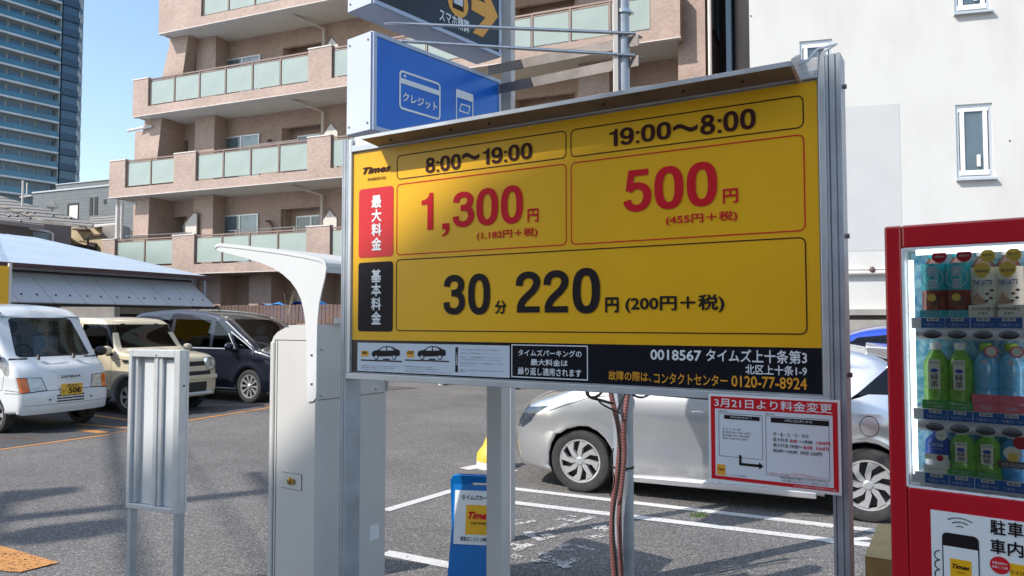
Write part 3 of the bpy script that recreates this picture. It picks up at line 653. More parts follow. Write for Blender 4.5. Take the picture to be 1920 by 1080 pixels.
a, b = at(-90, 405, 31), at(134, 424, 34.4); wall_pts('wall', [dn(a), dn(b), b, a], (-3, 5, 0), 'brown_wall', HA)
a, b, c, d = at(54, 455, 32.6), at(97, 458, 33.2), at(97, 436, 33.2), at(54, 431, 32.6)
hw = wall_pts('window', [a, b, c, d], (-.02, .1, 0), 'bronze', HA)
a, b, c, d = at(62, 453, 32.6), at(92, 456, 33.1), at(92, 438, 33.1), at(62, 434, 32.6); wall_pts('pane', [a, b, c, d], (-.02, .1, 0), 'window_glass_pale', HA)
MB().tube([at(55, 428, 32.4)-HA.location, at(90, 434, 32.9)-HA.location, at(99, 438, 33)-HA.location, at(99, 462, 33)-HA.location], .05, 6).build('pipe', 'coping', HA, smooth=True)
for u, v, Y in ((17, 405, 31.5), (32, 405, 32), (50, 399, 33.5), (64, 399, 34), (56, 409.5, 33), (38, 415, 31), (87, 404.5, 36), (100, 404.5, 36), (121, 409, 36), (133, 409, 36)):
    p = at(u, v, Y) - HA.location; MB().ball(p, .08, .08, .05, 6, 4).build('snow_guard', 'dark_plastic', HA)
AN = thing('antenna_mast', 'white antenna mast with short crossbars on the tiled house roof', 'antenna', tuple(at(42, 376, 36)))
k_ = 36/1400; MB().cyl((0,0,-.3), (0,0,38*k_), .045, n=8).cyl((8*k_, 0, 34*k_), (8*k_, 0, 8*k_), .035, n=8).cyl((-5*k_, 0, 6*k_), (17*k_, 0, 9*k_), .035, n=6).build('mast', 'coping', AN)
HB = thing('cream_house', 'cream walled house with brown tiled eave squeezed beside the apartment block', 'house', tuple(dn(at(170, 440, 37))))
slab('roof', [at(168, 405, 42), at(216, 402, 41), at(222, 417, 37.5), at(172, 421, 38)], .12, 'tile_roof', HB)
slab('fascia', [at(172, 423.5, 37.7), at(222, 417.5, 37.4), at(222, 416.5, 37.6), at(172, 421, 38.1)], .09, 'coping', HB)
a, b = at(128, 424, 39), at(224, 421, 38); wall_pts('wall', [dn(a), dn(b), b, a], (-1, 4, 0), 'cream_wall', HB)
a, b = at(170, 423, 36.2), at(224, 420, 36); wall_pts('upper_wall', [at(192, 446, 36.1), at(224, 446, 36), b, at(192, 424, 36.1)], (-.2, 1.4, 0), 'beam', HB)
for (u0, v0, u1, v1, m_) in ((135, 428, 162, 431, 'gutter_brown'), (168, 439, 191, 442.5, 'gutter_brown'), (167, 455, 177, 470, 'dark_wall'), (140, 459, 162, 470, 'dark_wall')):
    wall_pts('shutter_box', [at(u0, v1, 38.4), at(u1, v1, 38.2), at(u1, v0, 38.2), at(u0, v0, 38.4)], (0, .4, 0), m_, HB)
MB().tube([at(165, 470, 37.8)-HB.location, at(165, 447, 37.8)-HB.location, at(169, 442, 37.8)-HB.location], .05, 6).tube([at(149, 452, 37.8)-HB.location, at(180, 457, 37.8)-HB.location], .03, 5).build('pipe', 'gutter_brown', HB)
GB = thing('grey_building', 'flat topped building with dark grey siding and slit windows between tower and apartments', 'building', tuple(dn(at(215, 400, 47))), -23)
gz = lambda u, v, y=0: ST(GB, u, v, y)
tl_, tr_ = gz(62, 369), gz(240, 339); MB().prism([(tl_[0], 0), (tr_[0]+3, 0), (tr_[0]+3, (tl_[1]+tr_[1])/2), (tl_[0], (tl_[1]+tr_[1])/2)], 0, 9).build('wall', 'siding', GB)
zt = (tl_[1]+tr_[1])/2; MB().box(tl_[0]-.05, tr_[0]+3, -.06, 9.1, zt, zt+.1).build('parapet_cap', 'alu_dull', GB); x1_ = gz(104, 357)[0]
MB().box(x1_, tr_[0]+3, 0.05, 8, zt+.1, zt+.42).build('upper_parapet', 'siding', GB); MB().box(x1_, tr_[0]+3, 0, .1, zt+.42, zt+.48).build('parapet_cap', 'alu_dull', GB)
for (u0, v0, u1, v1, m_) in ((169, 371, 173.5, 407, 'near_black'), (178, 370, 183, 407, 'near_black'), (195, 374, 199.5, 382, 'near_black'), (127, 382, 147, 420, 'near_black')):
    a = gz(u0, v0); b = gz(u1, v1); MB().box(a[0], b[0], -.03, .02, b[1], a[1]).build('window', m_, GB)
a = gz(132, 386); b = gz(146.5, 420); MB().box(a[0], b[0], -.06, -.03, b[1], a[1]).build('blind', 'coping', GB)
DS = thing('satellite_dish', 'small grey satellite dish in front of the grey sided building', 'satellite dish', tuple(at(98, 392, 40)))
MB().lathe([(.0, .0), (.18, .03), (.30, .10), (.31, .10), (.19, .02), (.0, -.02)], 16).build('dish', 'alu_dull', DS, smooth=True); MB().cyl((0,0,0), (0,0,-1.2), .03, n=6).cyl((.3,0,.1), (.1,0,.4), .012, n=5).build('arm', 'dark_plastic', DS)

# ================================================================== TOWER BLOCK
tc_ = at(103, 300, 150)
TW = thing('residential_tower', 'high blue glass residential tower with white balcony slabs at the left edge', 'tower', (tc_.x, tc_.y, 0), 56)
t0 = ST(TW, 0, 300, 0)[0]; T_D = ST(TW, 144, 200, -1.5)[0]
MB().box(-26, T_D, .0, 22, 0, 92).build('core_wall', 'tower_pale', TW)
MB().box(.2, T_D+.0, -1.4, -.001, 0, 92).build('dark_bay', 'tower_dark', TW)
zf = ST(TW, 0, 148, -1.4)[1]; FH = 3.08
wm = MB().box(0, 2.15, -.12, -.002, .05, 2.35).mesh('window', 'tower_glass'); wm2 = MB().box(0, .9, -.12, -.002, .05, 2.35).mesh('window', 'tower_glass')
rl = MB().box(-26, -.15, -1.46, -1.40, .30, 1.25).mesh('glass_rail', 'tower_rail'); sl = MB().box(-26, -.05, -1.5, -.003, -.12, .26).mesh('balcony_slab', 'tower_slab')
db = MB().box(0.1, T_D+.12, -1.75, -1.401, -.15, 1.15).mesh('dark_balustrade', 'tower_dark'); dg = MB().box(.3, T_D-.1, -1.45, -1.402, 1.3, 2.8).mesh('dark_glazing', 'tower_glass')
mul = MB(); 
for j in range(4): mul.box(T_D+.06+j*.42, T_D+.22+j*.42, -1.40+j*.345, -1.1+j*.345, .02, 2.0)
mull = mul.mesh('mullion', 'tower_slab'); cw = MB().prism([(T_D+.001, -1.35), (T_D+1.3, -.3), (T_D+1.3, 3.0), (T_D+.001, 3.0)], 0, 2.05, 'z').mesh('corner_glazing', 'tower_glass'); cs = MB().prism([(T_D+.001, -1.47), (T_D+1.4, -.36), (T_D+1.4, 3.0), (T_D+.001, 3.0)], 2.05, 3.08, 'z').mesh('corner_spandrel', 'tower_dark'); cb = MB().box(T_D+1.2, T_D+2.0, 2.0, 3.6, -.6, .9).mesh('corner_balcony', 'tower_dark')
pill = MB().box(-1.5, -.1, -1.38, -.12, .27, 2.96).mesh('party_wall', 'tower_pale'); pil2 = MB().box(-.18, .0, -1.38, -.12, .27, 2.96).mesh('party_wall', 'tower_pale')
def link(me, name, z, x=0):
    o = bpy.data.objects.new(name, me); COL.objects.link(o); o.parent = TW; o.location = (x, 0, z)
for i in range(-15, 15):
    z = zf + FH*i
    if z > 90: break
    link(sl, 'balcony_slab', z); link(rl, 'glass_rail', z); link(db, 'dark_balustrade', z); link(dg, 'dark_glazing', z); link(cw, 'corner_glazing', z+.4); link(cs, 'corner_spandrel', z+.4); link(cb, 'corner_balcony', z); link(mull, 'mullion', z+.4); link(pil2, 'party_wall', z)
    for xw in (-23.5, -20.5, -17.6, -14.6, -11.6, -8.9, -6.2, -3.6): link(wm, 'window', z+.26, xw)
    link(wm2, 'window', z+.26, -1.4)
# ================================================================== CARS
def chaikin(p, n=2):
    for _ in range(n):
        q = [p[0]]
        for a, b in zip(p[:-1], p[1:]): q += [(a[0]*.75+b[0]*.25, a[1]*.75+b[1]*.25), (a[0]*.25+b[0]*.75, a[1]*.25+b[1]*.75)]
        p = q + [p[-1]]
    return p
def cut(bm, poly, ax, cond):
    """split the skin along the polygon's edges, return the faces inside it; ax = the two axes the polygon lives in"""
    lo = [min(p[i] for p in poly) - .02 for i in (0, 1)]; hi = [max(p[i] for p in poly) + .02 for i in (0, 1)]
    k = 3 - ax[0] - ax[1]
    def near(f):
        if not cond(f.calc_center_median()): return False
        for i in (0, 1):
            c = [v.co[ax[i]] for v in f.verts]
            if max(c) < lo[i] or min(c) > hi[i]: return False
        return True
    n = len(poly)
    for i in range(n):
        a, b = poly[i], poly[(i+1) % n]
        co = Vector((0, 0, 0)); co[ax[0]] = a[0]; co[ax[1]] = a[1]; no = Vector((0, 0, 0)); no[ax[0]] = -(b[1]-a[1]); no[ax[1]] = b[0]-a[0]
        if no.length < 1e-6: continue
        fs = [f for f in bm.faces if near(f)]
        if not fs: continue
        g = list({*fs, *[e for f in fs for e in f.edges], *[v for f in fs for v in f.verts]})
        bmesh.ops.bisect_plane(bm, geom=g, plane_co=co, plane_no=no.normalized(), dist=1e-5)
    def inside(x, y):
        r = False
        for i in range(n):
            x1, y1 = poly[i]; x2, y2 = poly[(i+1) % n]
            if (y1 > y) != (y2 > y) and x < (x2-x1)*(y-y1)/(y2-y1)+x1: r = not r
        return r
    out = []
    for f in bm.faces:
        c = f.calc_center_median()
        if cond(c) and inside(c[ax[0]], c[ax[1]]): out.append(f)
    return out
def seg_poly(a, b, w_=.009):
    d = Vector((b[0]-a[0], b[1]-a[1])); L_ = d.length; d /= L_; n = Vector((-d.y, d.x))*w_/2
    return [(a[0]+n.x, a[1]+n.y), (b[0]+n.x, b[1]+n.y), (b[0]-n.x, b[1]-n.y), (a[0]-n.x, a[1]-n.y)]
def circle(c, r, n=16, rx=None): return [(c[0]+(rx or r)*math.cos(2*math.pi*i/n), c[1]+r*math.sin(2*math.pi*i/n)) for i in range(n)]
def car_body(car, top, front_x, arches, sill, W, rim, deform, regions, mats, n_cw=12, smooth_n=2):
    """top: chain rear bottom -> roof -> nose bottom; arches: list of (x, r, zc) front first; regions: (poly, axes, cond, key)"""
    tc = chaikin(top, smooth_n); bot = [(tc[-1][0]-.05, sill+.02)]
    for x, r, zc in arches:
        a0 = math.asin(max(-1, (sill-zc)/r)); 
        for i in range(15):
            a = a0 + (math.pi - 2*a0)*i/14; bot.append((x + r*math.cos(a), zc + r*math.sin(a)))
    bot.append((tc[0][0]+.05, sill+.02)); out = tc + bot
    clean = []
    for p in out:
        if not clean or (abs(p[0]-clean[-1][0]) + abs(p[1]-clean[-1][1])) > 1e-4: clean.append(p)
    out = clean; n = len(out)
    A = sum(out[i][0]*out[(i+1) % n][1] - out[(i+1) % n][0]*out[i][1] for i in range(n))
    nor = []
    for i in range(n):
        a, b = out[i-1], out[(i+1) % n]; d = Vector((b[0]-a[0], b[1]-a[1])).normalized(); nn = Vector((-d.y, d.x))
        if A < 0: nn = -nn
        nor.append(nn)
    K = 5; ringsR = [(W-rim + rim*math.sin(R(90*j/K)), rim*(1-math.cos(R(90*j/K)))) for j in range(K+1)]
    ys = [(-y, o) for y, o in reversed(ringsR)] + [(-(W-rim) + 2*(W-rim)*i/n_cw, 0) for i in range(1, n_cw)] + ringsR
    bm = bmesh.new(); rg = []
    for y, o in ys: rg.append([bm.verts.new((out[i][0]+nor[i].x*o, y, out[i][1]+nor[i].y*o)) for i in range(n)])
    arch_idx = set(range(len(tc)+1, n-1))
    dk = []
    for j in range(len(rg)-1):
        for i in range(n):
            f = bm.faces.new((rg[j][i], rg[j][(i+1) % n], rg[j+1][(i+1) % n], rg[j+1][i]))
            if i >= len(tc)-1 and 3 < j < len(rg)-5: f.material_index = 1
    cap = [(out[i][0]+nor[i].x*rim, out[i][1]+nor[i].y*rim) for i in range(n)]
    def ins(x, y, pad=0):
        r_ = False
        for i in range(n):
            x1, y1 = cap[i]; x2, y2 = cap[(i+1) % n]
            if (y1 > y) != (y2 > y) and x < (x2-x1)*(y-y1)/(y2-y1)+x1: r_ = not r_
            if pad:
                dx, dy = x2-x1, y2-y1; L2 = dx*dx+dy*dy or 1e-9; t = max(0, min(1, ((x-x1)*dx+(y-y1)*dy)/L2))
                if math.hypot(x-x1-t*dx, y-y1-t*dy) < pad: return False
        return r_
    pts2 = [Vector(p) for p in cap]; gx = min(p[0] for p in cap)
    row = 0
    while gx < max(p[0] for p in cap):
        gz = sill + (.03 if row % 2 else 0)
        while gz < max(p[1] for p in cap):
            if ins(gx, gz, .022): pts2.append(Vector((gx, gz)))
            gz += .06
        gx += .07; row += 1
    from mathutils.geometry import delaunay_2d_cdt
    res = delaunay_2d_cdt(pts2, [], [list(range(n))], 1, 1e-6)
    for ringv, yy in ((rg[0], -W), (rg[-1], W)):
        vv = []
        for k, ov in enumerate(res[3]):
            o_ = [q for q in ov if q < n]
            vv.append(ringv[o_[0]] if o_ else bm.verts.new((res[0][k].x, yy, res[0][k].y)))
        for f in res[2]:
            try: bm.faces.new([vv[q] for q in f])
            except ValueError: pass
    keys = list(mats)
    for poly, ax, cond, key in regions:
        fs = cut(bm, poly, ax, cond); mi = keys.index(key)
        for f in fs: f.material_index = mi
    for v in bm.verts: v.co = Vector(deform(*v.co))
    bmesh.ops.remove_doubles(bm, verts=bm.verts, dist=1e-4); bmesh.ops.recalc_face_normals(bm, faces=bm.faces)
    me = bpy.data.meshes.new('car_skin'); bm.to_mesh(me)
    # take vertex normals of the whole skin so that pieces split off stay smooth across their borders
    for p in me.polygons: p.use_smooth = True
    me.set_sharp_from_angle(angle=R(38))
    cn = [tuple(l.vector) for l in me.corner_normals] if hasattr(me, 'corner_normals') else None
    names = {}
    for mi, key in enumerate(keys):
        pid = [p.index for p in me.polygons if p.material_index == mi]
        if not pid: continue
        if key in ('shade',): pname = 'underbody'
        else: pname = key
        sep = mats[key]
        groups = [pid]
        if key.startswith(('headlight', 'tail_light')) or key in ('side_window', 'front_side_window', 'rear_side_window', 'indicator'):
            l_ = [i for i in pid if me.polygons[i].center.y > 0]; r_ = [i for i in pid if me.polygons[i].center.y <= 0]; groups = [g for g in (l_, r_) if g]
        for gp in groups:
            vm = {}; vs = []; fs = []; ns = []
            for i in gp:
                p = me.polygons[i]; f = []
                for li in p.loop_indices:
                    vi = me.loops[li].vertex_index
                    if vi not in vm: vm[vi] = len(vs); vs.append(tuple(me.vertices[vi].co))
                    f.append(vm[vi]); ns.append(cn[li] if cn else (0,0,1))
                fs.append(f)
            m2 = bpy.data.meshes.new(pname); m2.from_pydata(vs, [], fs)
            for p in m2.polygons: p.use_smooth = True
            if cn and len(m2.loops) == len(ns): m2.normals_split_custom_set(ns)
            m2.materials.append(M[sep]); o = bpy.data.objects.new(pname, m2); COL.objects.link(o); o.parent = car
            names.setdefault(pname, []).append(o)
    bm.free(); return names
def wheel(car, x, y, r, wd, spokes, style, side, rr_=.68):
    """tyre, rim and spokes; side = +1 faces +y"""
    w_ = grp('wheel', car, (x, y, r))
    t = MB().lathe([(r*rr_, -wd*.42), (r*.86, -wd*.52), (r*.965, -wd*.46), (r, -wd*.34), (r, wd*.34), (r*.965, wd*.46), (r*.86, wd*.52), (r*rr_, wd*.42)], 40, axis='y').build('tyre', 'rubber', w_, smooth=True)
    q = side
    b = MB().lathe([(0, q*wd*.1), (r*rr_*.93, q*wd*.1), (r*rr_*.96, q*wd*.30), (r*rr_*1.0, q*wd*.43)], 36, axis='y').build('wheel_well_disc', 'hub_dark', w_, smooth=True)
    rim = MB().lathe([(r*rr_*.90, q*wd*.30), (r*rr_*.93, q*wd*.42), (r*rr_*1.01, q*wd*.44), (r*rr_*1.01, q*wd*.38)], 36, axis='y')
    R1 = r*rr_
    for k_ in range(spokes):
        a = 2*math.pi*k_/spokes
        if style == 'swirl': pts = [(R1*.10, -.5), (R1*.42, -.30), (R1*.92, .02), (R1*.93, .46), (R1*.62, .22), (R1*.25, .35)]
        elif style == 'fan': pts = [(R1*.15, -.35), (R1*.92, -.13), (R1*.92, .08), (R1*.2, .1)]
        else: pts = [(R1*.15, -.4), (R1*.92, -.2), (R1*.92, .2), (R1*.15, .4)]
        P = [(rr0*math.cos(a+an), rr0*math.sin(a+an)) for rr0, an in pts]
        yo = [q*wd*(.36 + .06*(p[0]/R1)) for p in pts]
        n = len(P); vs = [(P[i][0], yo[i] if style != 'swirl' else q*wd*(.47 - .05*abs(pts[i][0]/R1-.5)), P[i][1]) for i in range(n)] + [(P[i][0], q*wd*.2, P[i][1]) for i in range(n)]
        rim.add(vs, [tuple(range(n))] + [(i, (i+1) % n, (i+1) % n + n, i+n) for i in range(n)])
    rim.lathe([(0, q*wd*.50), (R1*.14, q*wd*.50), (R1*.2, q*wd*.45), (R1*.22, q*wd*.3)], 20, axis='y')
    rim.build('rim', 'hub_silver', w_)
    return w_
def mirror(car, x, y, z, m, s=1, L_=.10):
    g = grp('mirror', car, (x, y, z)); MB().ball((0, s*.09, 0), .07, .105, .075, 16, 10).build('mirror_housing', m, g, smooth=True)
    MB().box(-.07, .0, s*-.04, s*.05, -.10, -.04).build('mirror_arm', 'dark_plastic', g, bevel=.01)
def seats(car, x, zc, W_, m='seat_cloth', n=2):
    for s in (-1, 1)[:n]:
        g = grp('seat', car, (x, s*W_, zc)); MB().box(-.06, .07, -.21, .21, 0, .52).build('backrest', m, g, bevel=.05); MB().box(0, .45, -.22, .22, -.12, .02).build('cushion', m, g, bevel=.04); MB().box(-.04, .05, -.12, .12, .54, .74).build('headrest', m, g, bevel=.04)
Wd = lambda s: (lambda c: s*c.y > .4)

# ---- silver hatchback
def hatch(nm, label, cat, loc, rz, paintm, S=.955, group=None):
    car = thing(nm, label, cat, loc, rz, group); car.scale = (S, S, S); W = .845
    top = [(-3.08, .22), (-3.16, .42), (-3.17, .70), (-3.10, .92), (-3.02, 1.08), (-2.84, 1.30), (-2.62, 1.43), (-2.2, 1.485), (-1.6, 1.50), (-1.05, 1.475), (-.72, 1.40), (-.30, 1.19), (.04, 1.04), (.33, .99), (.55, .93), (.71, .85), (.82, .73), (.86, .57), (.85, .38), (.81, .26), (.75, .19)]
    def D(x, y, z):
        a = abs(y)/W; s = 1 if y > 0 else -1; yy = y
        if z > .90: yy *= 1 - .27*(min(1, (z-.90)/.58))**1.15
        if z < .50: yy *= 1 - .07*((.50-z)/.35)**2
        yy *= 1 + .018*math.exp(-((z-.80)/.07)**2) - .022*math.exp(-((z-.52)/.13)**2)*(1 if -2.1 < x < -.45 else .2)
        for xc in (0, -2.55):   # flared arches
            dd = math.hypot(x-xc, z-.29); yy += s*.026*math.exp(-((dd-.36)/.07)**2)*max(0, min(1, (a-.6)/.3))
        if x > .1: t = (x-.1)/.81; yy *= 1 - .20*t**2.4; x -= .15*a**3*t
        if x < -2.5: t = (-2.5-x)/.67; yy *= 1 - .13*t**2; x += .10*a**3*t
        if x > -.1 and z > .62: z -= .075*a**2.2*min(1, (x+.1)/.4)
        if z > 1.3: z -= .035*a**2
        return x, yy, z
    s1, s2 = Wd(1), Wd(-1); rg = []
    for c in (s1, s2):
        rg += [([(-.32, .99), (-.80, 1.36), (-1.28, 1.41), (-1.30, .955)], (0, 2), c, 'side_window'), ([(-1.37, .955), (-1.37, 1.41), (-1.95, 1.39), (-2.20, 1.25), (-2.28, 1.0)], (0, 2), c, 'side_window'),
               ([(-2.40, 1.0), (-2.58, 1.06), (-2.80, 1.06), (-2.95, .98), (-3.10, .97), (-3.2, 1.1), (-2.95, 1.40), (-2.75, 1.28)], (0, 2), c, 'rear_glass'),
               ([(.36, .91), (.70, .87), (1.0, .83), (1.0, .66), (.76, .665), (.62, .74), (.54, .82)], (0, 2), c, 'headlight'),
               ([(-2.96, .96), (-3.3, .96), (-3.3, .78), (-2.98, .82)], (0, 2), c, 'tail_light')]
        for a, b in (((-.40, .20), (-.42, .90)), ((-1.34, .20), (-1.335, .95)), ((-2.12, .60), (-2.18, .95)), ((-.42, .20), (-2.10, .20)), ((-.36, .965), (.35, .86)), ((-2.12, .60), (-1.95, .20))):
            rg.append((seg_poly(a, b), (0, 2), c, 'panel_gap'))
    rg.append((circle((-2.58, .80), .088, 20), (0, 2), s1, 'panel_gap')); rg.append((circle((-2.58, .80), .081, 20), (0, 2), s1, 'body'))
    rg += [([(-.66, -.66), (-.66, .66), (.02, .72), (.02, -.72)], (0, 1), lambda c: c.z > 1.0 and c.x > -.68 and c.x < .04, 'windscreen'), ([(-.62, .30), (-.62, .52), (.62, .52), (.62, .30)], (1, 2), lambda c: c.x > .8, 'grille'),
           ([(-.60, 1.02), (-.60, 1.36), (.60, 1.36), (.60, 1.02)], (1, 2), lambda c: c.x < -2.7, 'rear_glass')]
    nm_ = car_body(car, top, .8, [(0, .362, .30), (-2.55, .362, .30)], .17, W, .05, D, rg, {'body': paintm, 'underbody': 'dark_plastic', 'side_window': 'privacy_glass', 'rear_glass': 'privacy_glass', 'windscreen': 'car_glass', 'headlight': 'lamp_dark', 'tail_light': 'vend_red', 'grille': 'dark_plastic', 'panel_gap': 'dark_plastic'})
    for x in (0, -2.55):
        for s in (1, -1): wheel(car, x, s*.725, .306, .19, 8, 'swirl', s)
    mirror(car, -.45, W*.93, .99, paintm, 1); mirror(car, -.45, -W*.93, .99, paintm, -1)
    for s in (1, -1):
        for x in (-1.16, -2.02): MB().ball((x, s*(W*.985), .845), .10, .028, .02, 14, 8).build('door_handle', paintm, car, smooth=True)
    # roof spoiler, sill strip, projector lamp
    MB().prism([(-2.55, 1.46), (-2.85, 1.44), (-3.06, 1.38), (-3.05, 1.35), (-2.80, 1.32), (-2.55, 1.40)], -.60, .60).build('spoiler', paintm, car, bevel=.012)
    for s in (1, -1): MB().box(-2.15, -.42, s*(W-.055), s*(W-.012), .155, .215).build('side_skirt', paintm, car, bevel=.012); MB().ball((.60, s*.60, .76), .05, .04, .04).build('lamp_lens', 'lamp_glass', car, smooth=True)
    MB().box(-2.9, .6, -.7, .7, .20, .26).build('floor_pan', 'dark_plastic', car)
    return car
pf = G(1086, 920); hatch('silver_hatchback', 'silver hatchback parked side-on behind the yellow price board', 'car', (pf.x+.33, pf.y+.62, 0), math.degrees(math.atan2(.428, -.904)), 'paint_silver')

hatch('blue_hatchback', 'bright blue car parked beyond the silver hatchback, seen between post and vending machine', 'car', (4.2, 11.1, 0), 156, 'paint_blue', 1.04)

# ---- white kei van
van = thing('white_van', 'small white cab-over van with yellow number plate at the left edge of the car park', 'van', (0, 0, 0), -24)
def vD(x, y, z):
    W = .735; a = abs(y)/W; s = 1 if y > 0 else -1; yy = y
    if z > .95: yy *= 1 - .125*(min(1, (z-.95)/.9))**1.1
    if z < .45: yy *= 1 - .04*((.45-z)/.25)**2
    if z > .55: yy *= 1 + .012*math.exp(-((z-.80)/.08)**2)
    if x > -.75: t = min(1, (x+.75)/.77); yy *= 1 - .075*t**2; x -= .11*a**2.6*(.35+.65*t)
    if z > 1.7: z -= .045*a**2.2
    if x < -3.1: x += .05*a**3
    return x, yy, z
s1, s2 = Wd(1), Wd(-1); rg = []
for c in (s1, s2):
    rg += [([(-.40, 1.06), (-.74, 1.58), (-1.48, 1.60), (-1.48, 1.02), (-.95, .98)], (0, 2), c, 'side_window'), ([(-1.62, 1.04), (-1.62, 1.60), (-2.35, 1.60), (-2.35, 1.04)], (0, 2), c, 'side_window'), ([(-2.45, 1.04), (-2.45, 1.60), (-3.15, 1.58), (-3.15, 1.04)], (0, 2), c, 'side_window')]
    for a, b in (((-.28, .95), (-.36, .62)), ((-.30, .62), (.05, .60)), ((-1.55, .35), (-1.55, 1.66)), ((-.86, .66), (-.86, 1.0)), ((-.86, .66), (-1.2, .36)), ((-.30, 1.04), (-.70, 1.66)), ((-.70, 1.66), (-1.55, 1.68)), ((-.36, .62), (-.9, .60))): rg.append((seg_poly(a, b), (0, 2), c, 'panel_gap'))
fr = lambda c: c.x > -.45 and c.z < 1.12
rg += [([(-.585, 1.105), (-.53, 1.615), (-.47, 1.65), (.47, 1.65), (.53, 1.615), (.585, 1.105), (.54, 1.075), (-.54, 1.075)], (1, 2), lambda c: c.x > -.9 and 1.0 < c.z < 1.7, 'windscreen_seal'),
       ([(-.565, 1.12), (-.51, 1.60), (-.46, 1.63), (.46, 1.63), (.51, 1.60), (.565, 1.12), (.53, 1.095), (-.53, 1.095)], (1, 2), lambda c: c.x > -.9 and 1.0 < c.z < 1.7, 'windscreen')]
for s in (1, -1):
    P = lambda l: [(s*y, z) for y, z in l]
    rg += [(P([(.36, .60), (.41, .79), (.722, .80), (.722, .575)]), (1, 2), lambda c: c.x > -.4, 'panel_gap'), (P([(.375, .61), (.42, .78), (.60, .79), (.60, .595)]), (1, 2), lambda c: c.x > -.4, 'headlight'), (P([(.606, .595), (.606, .79), (.72, .79), (.72, .585)]), (1, 2), lambda c: c.x > -.25, 'indicator')]
rg += [(P_, (1, 2), lambda c: c.x > -.3, 'panel_gap') for P_ in (seg_poly((-.37, .60), (.37, .60)), seg_poly((-.74, .575), (-.36, .60)), seg_poly((.74, .575), (.36, .60)), seg_poly((-.7, .40), (.7, .40), .006))]
for i in range(3): z = .425 + i*.04; rg.append(([(-.23, z), (-.23, z+.022), (.23, z+.022), (.23, z)], (1, 2), lambda c: c.x > -.2, 'grille'))
vtop = [(-3.36, .32), (-3.39, .5), (-3.38, 1.1), (-3.33, 1.6), (-3.24, 1.80), (-3.0, 1.855), (-2.4, 1.875), (-1.6, 1.875), (-1.1, 1.85), (-.88, 1.79), (-.76, 1.69), (-.55, 1.38), (-.36, 1.10), (-.25, 1.00), (-.13, .93), (-.06, .80), (-.03, .66), (0, .60), (.015, .50), (.01, .36), (-.03, .27)]
car_body(van, vtop, 0, [(-.62, .30, .25), (-2.45, .30, .25)], .27, .735, .05, vD, rg, {'body': 'paint_white', 'underbody': 'dark_plastic', 'side_window': 'car_glass', 'windscreen_seal': 'dark_plastic', 'windscreen': 'car_glass', 'headlight': 'lamp_glass', 'indicator': 'lamp_amber', 'grille': 'dark_plastic', 'panel_gap': 'dark_plastic'})
for x in (-.62, -2.45):
    for s in (1, -1): wheel(van, x, s*.63, .265, .145, 6, 'plain', s)
seats(van, -1.12, .86, .33); seats(van, -2.0, .86, .33)
MB().box(-.60, -.34, -.60, .60, .90, 1.07).box(-3.2, -.5, -.62, .62, .45, .52).build('dashboard', 'interior', van, bevel=.03)
st = MB(); st.tube([(-.66 + .06*math.sin(a)*.5, -.33+.18*math.cos(a), 1.08+.17*math.sin(a)) for a in [2*math.pi*i/20 for i in range(21)]], .014, 6); st.cyl((-.66, -.33, 1.08), (-.45, -.33, .95), .02).box(-.67, -.65, -.49, -.17, 1.07, 1.095); st.build('steering_wheel', 'dark_plastic', van)
for (y0, y1, ya) in ((-.42, .02, -.10), (.12, .50, .0)):
    wp = MB(); wp.cyl((-.26, y0+.1, 1.045), (-.30, y0+.12, 1.10), .02, n=8).tube([(-.265, y0+.1, 1.075), (-.30, y0+.26, 1.13), (-.295, y1, 1.105)], [.009, .008, .005], 5); wp.build('wiper', 'dark_plastic', van)
mirror(van, -.50, -.76, 1.12, 'dark_plastic', -1); mirror(van, -.50, .76, 1.12, 'dark_plastic', 1)
MB().lathe([(.0, .012), (.035, .012), (.05, .0)], 14, (-.82, -.58, 1.72)).build('aerial_base', 'dark_plastic', van)
pl = grp('number_plate', van, (.02, 0, .60)); pl.rotation_euler = (0, 0, R(90))
MB().box(-.165, .165, -.012, 0, -.082, .082).build('plate', 'plate_yellow', pl, bevel=.003)
txt('508', pl, -.055, -.06, .135, .025, -.0145, 'ink_black', .03); txt('す', pl, -.145, -.05, -.115, -.01, -.0145, 'ink_black', .02); txt('・', pl, -.09, -.03, -.075, -.015, -.0145, 'ink_black', .02); txt('足立41', pl, -.08, .035, .09, .075, -.0145, 'ink_black', .02)
em = grp('emblem', van, (-.035, 0, .79)); em.rotation_euler = (R(8), 0, R(90)); txt('SAMBAR', em, -.155, -.02, .155, .022, -.035, 'hub_dark', .03)
for s in (-1, 1): MB().lathe([(0, .006), (.013, .006), (.013, 0)], 10, (.014, s*.32, .47), 'x').build('bumper_plug', 'dark_plastic', van)
# ---- place the van: near bumper corner measured in the photograph
def put(car, lx, ly, world):
    a = car.rotation_euler.z; car.location = (world.x - (lx*math.cos(a) - ly*math.sin(a)), world.y - (lx*math.sin(a) + ly*math.cos(a)), 0)
put(van, -.05, -.66, Vector((-6.83, 10.5, 0)))

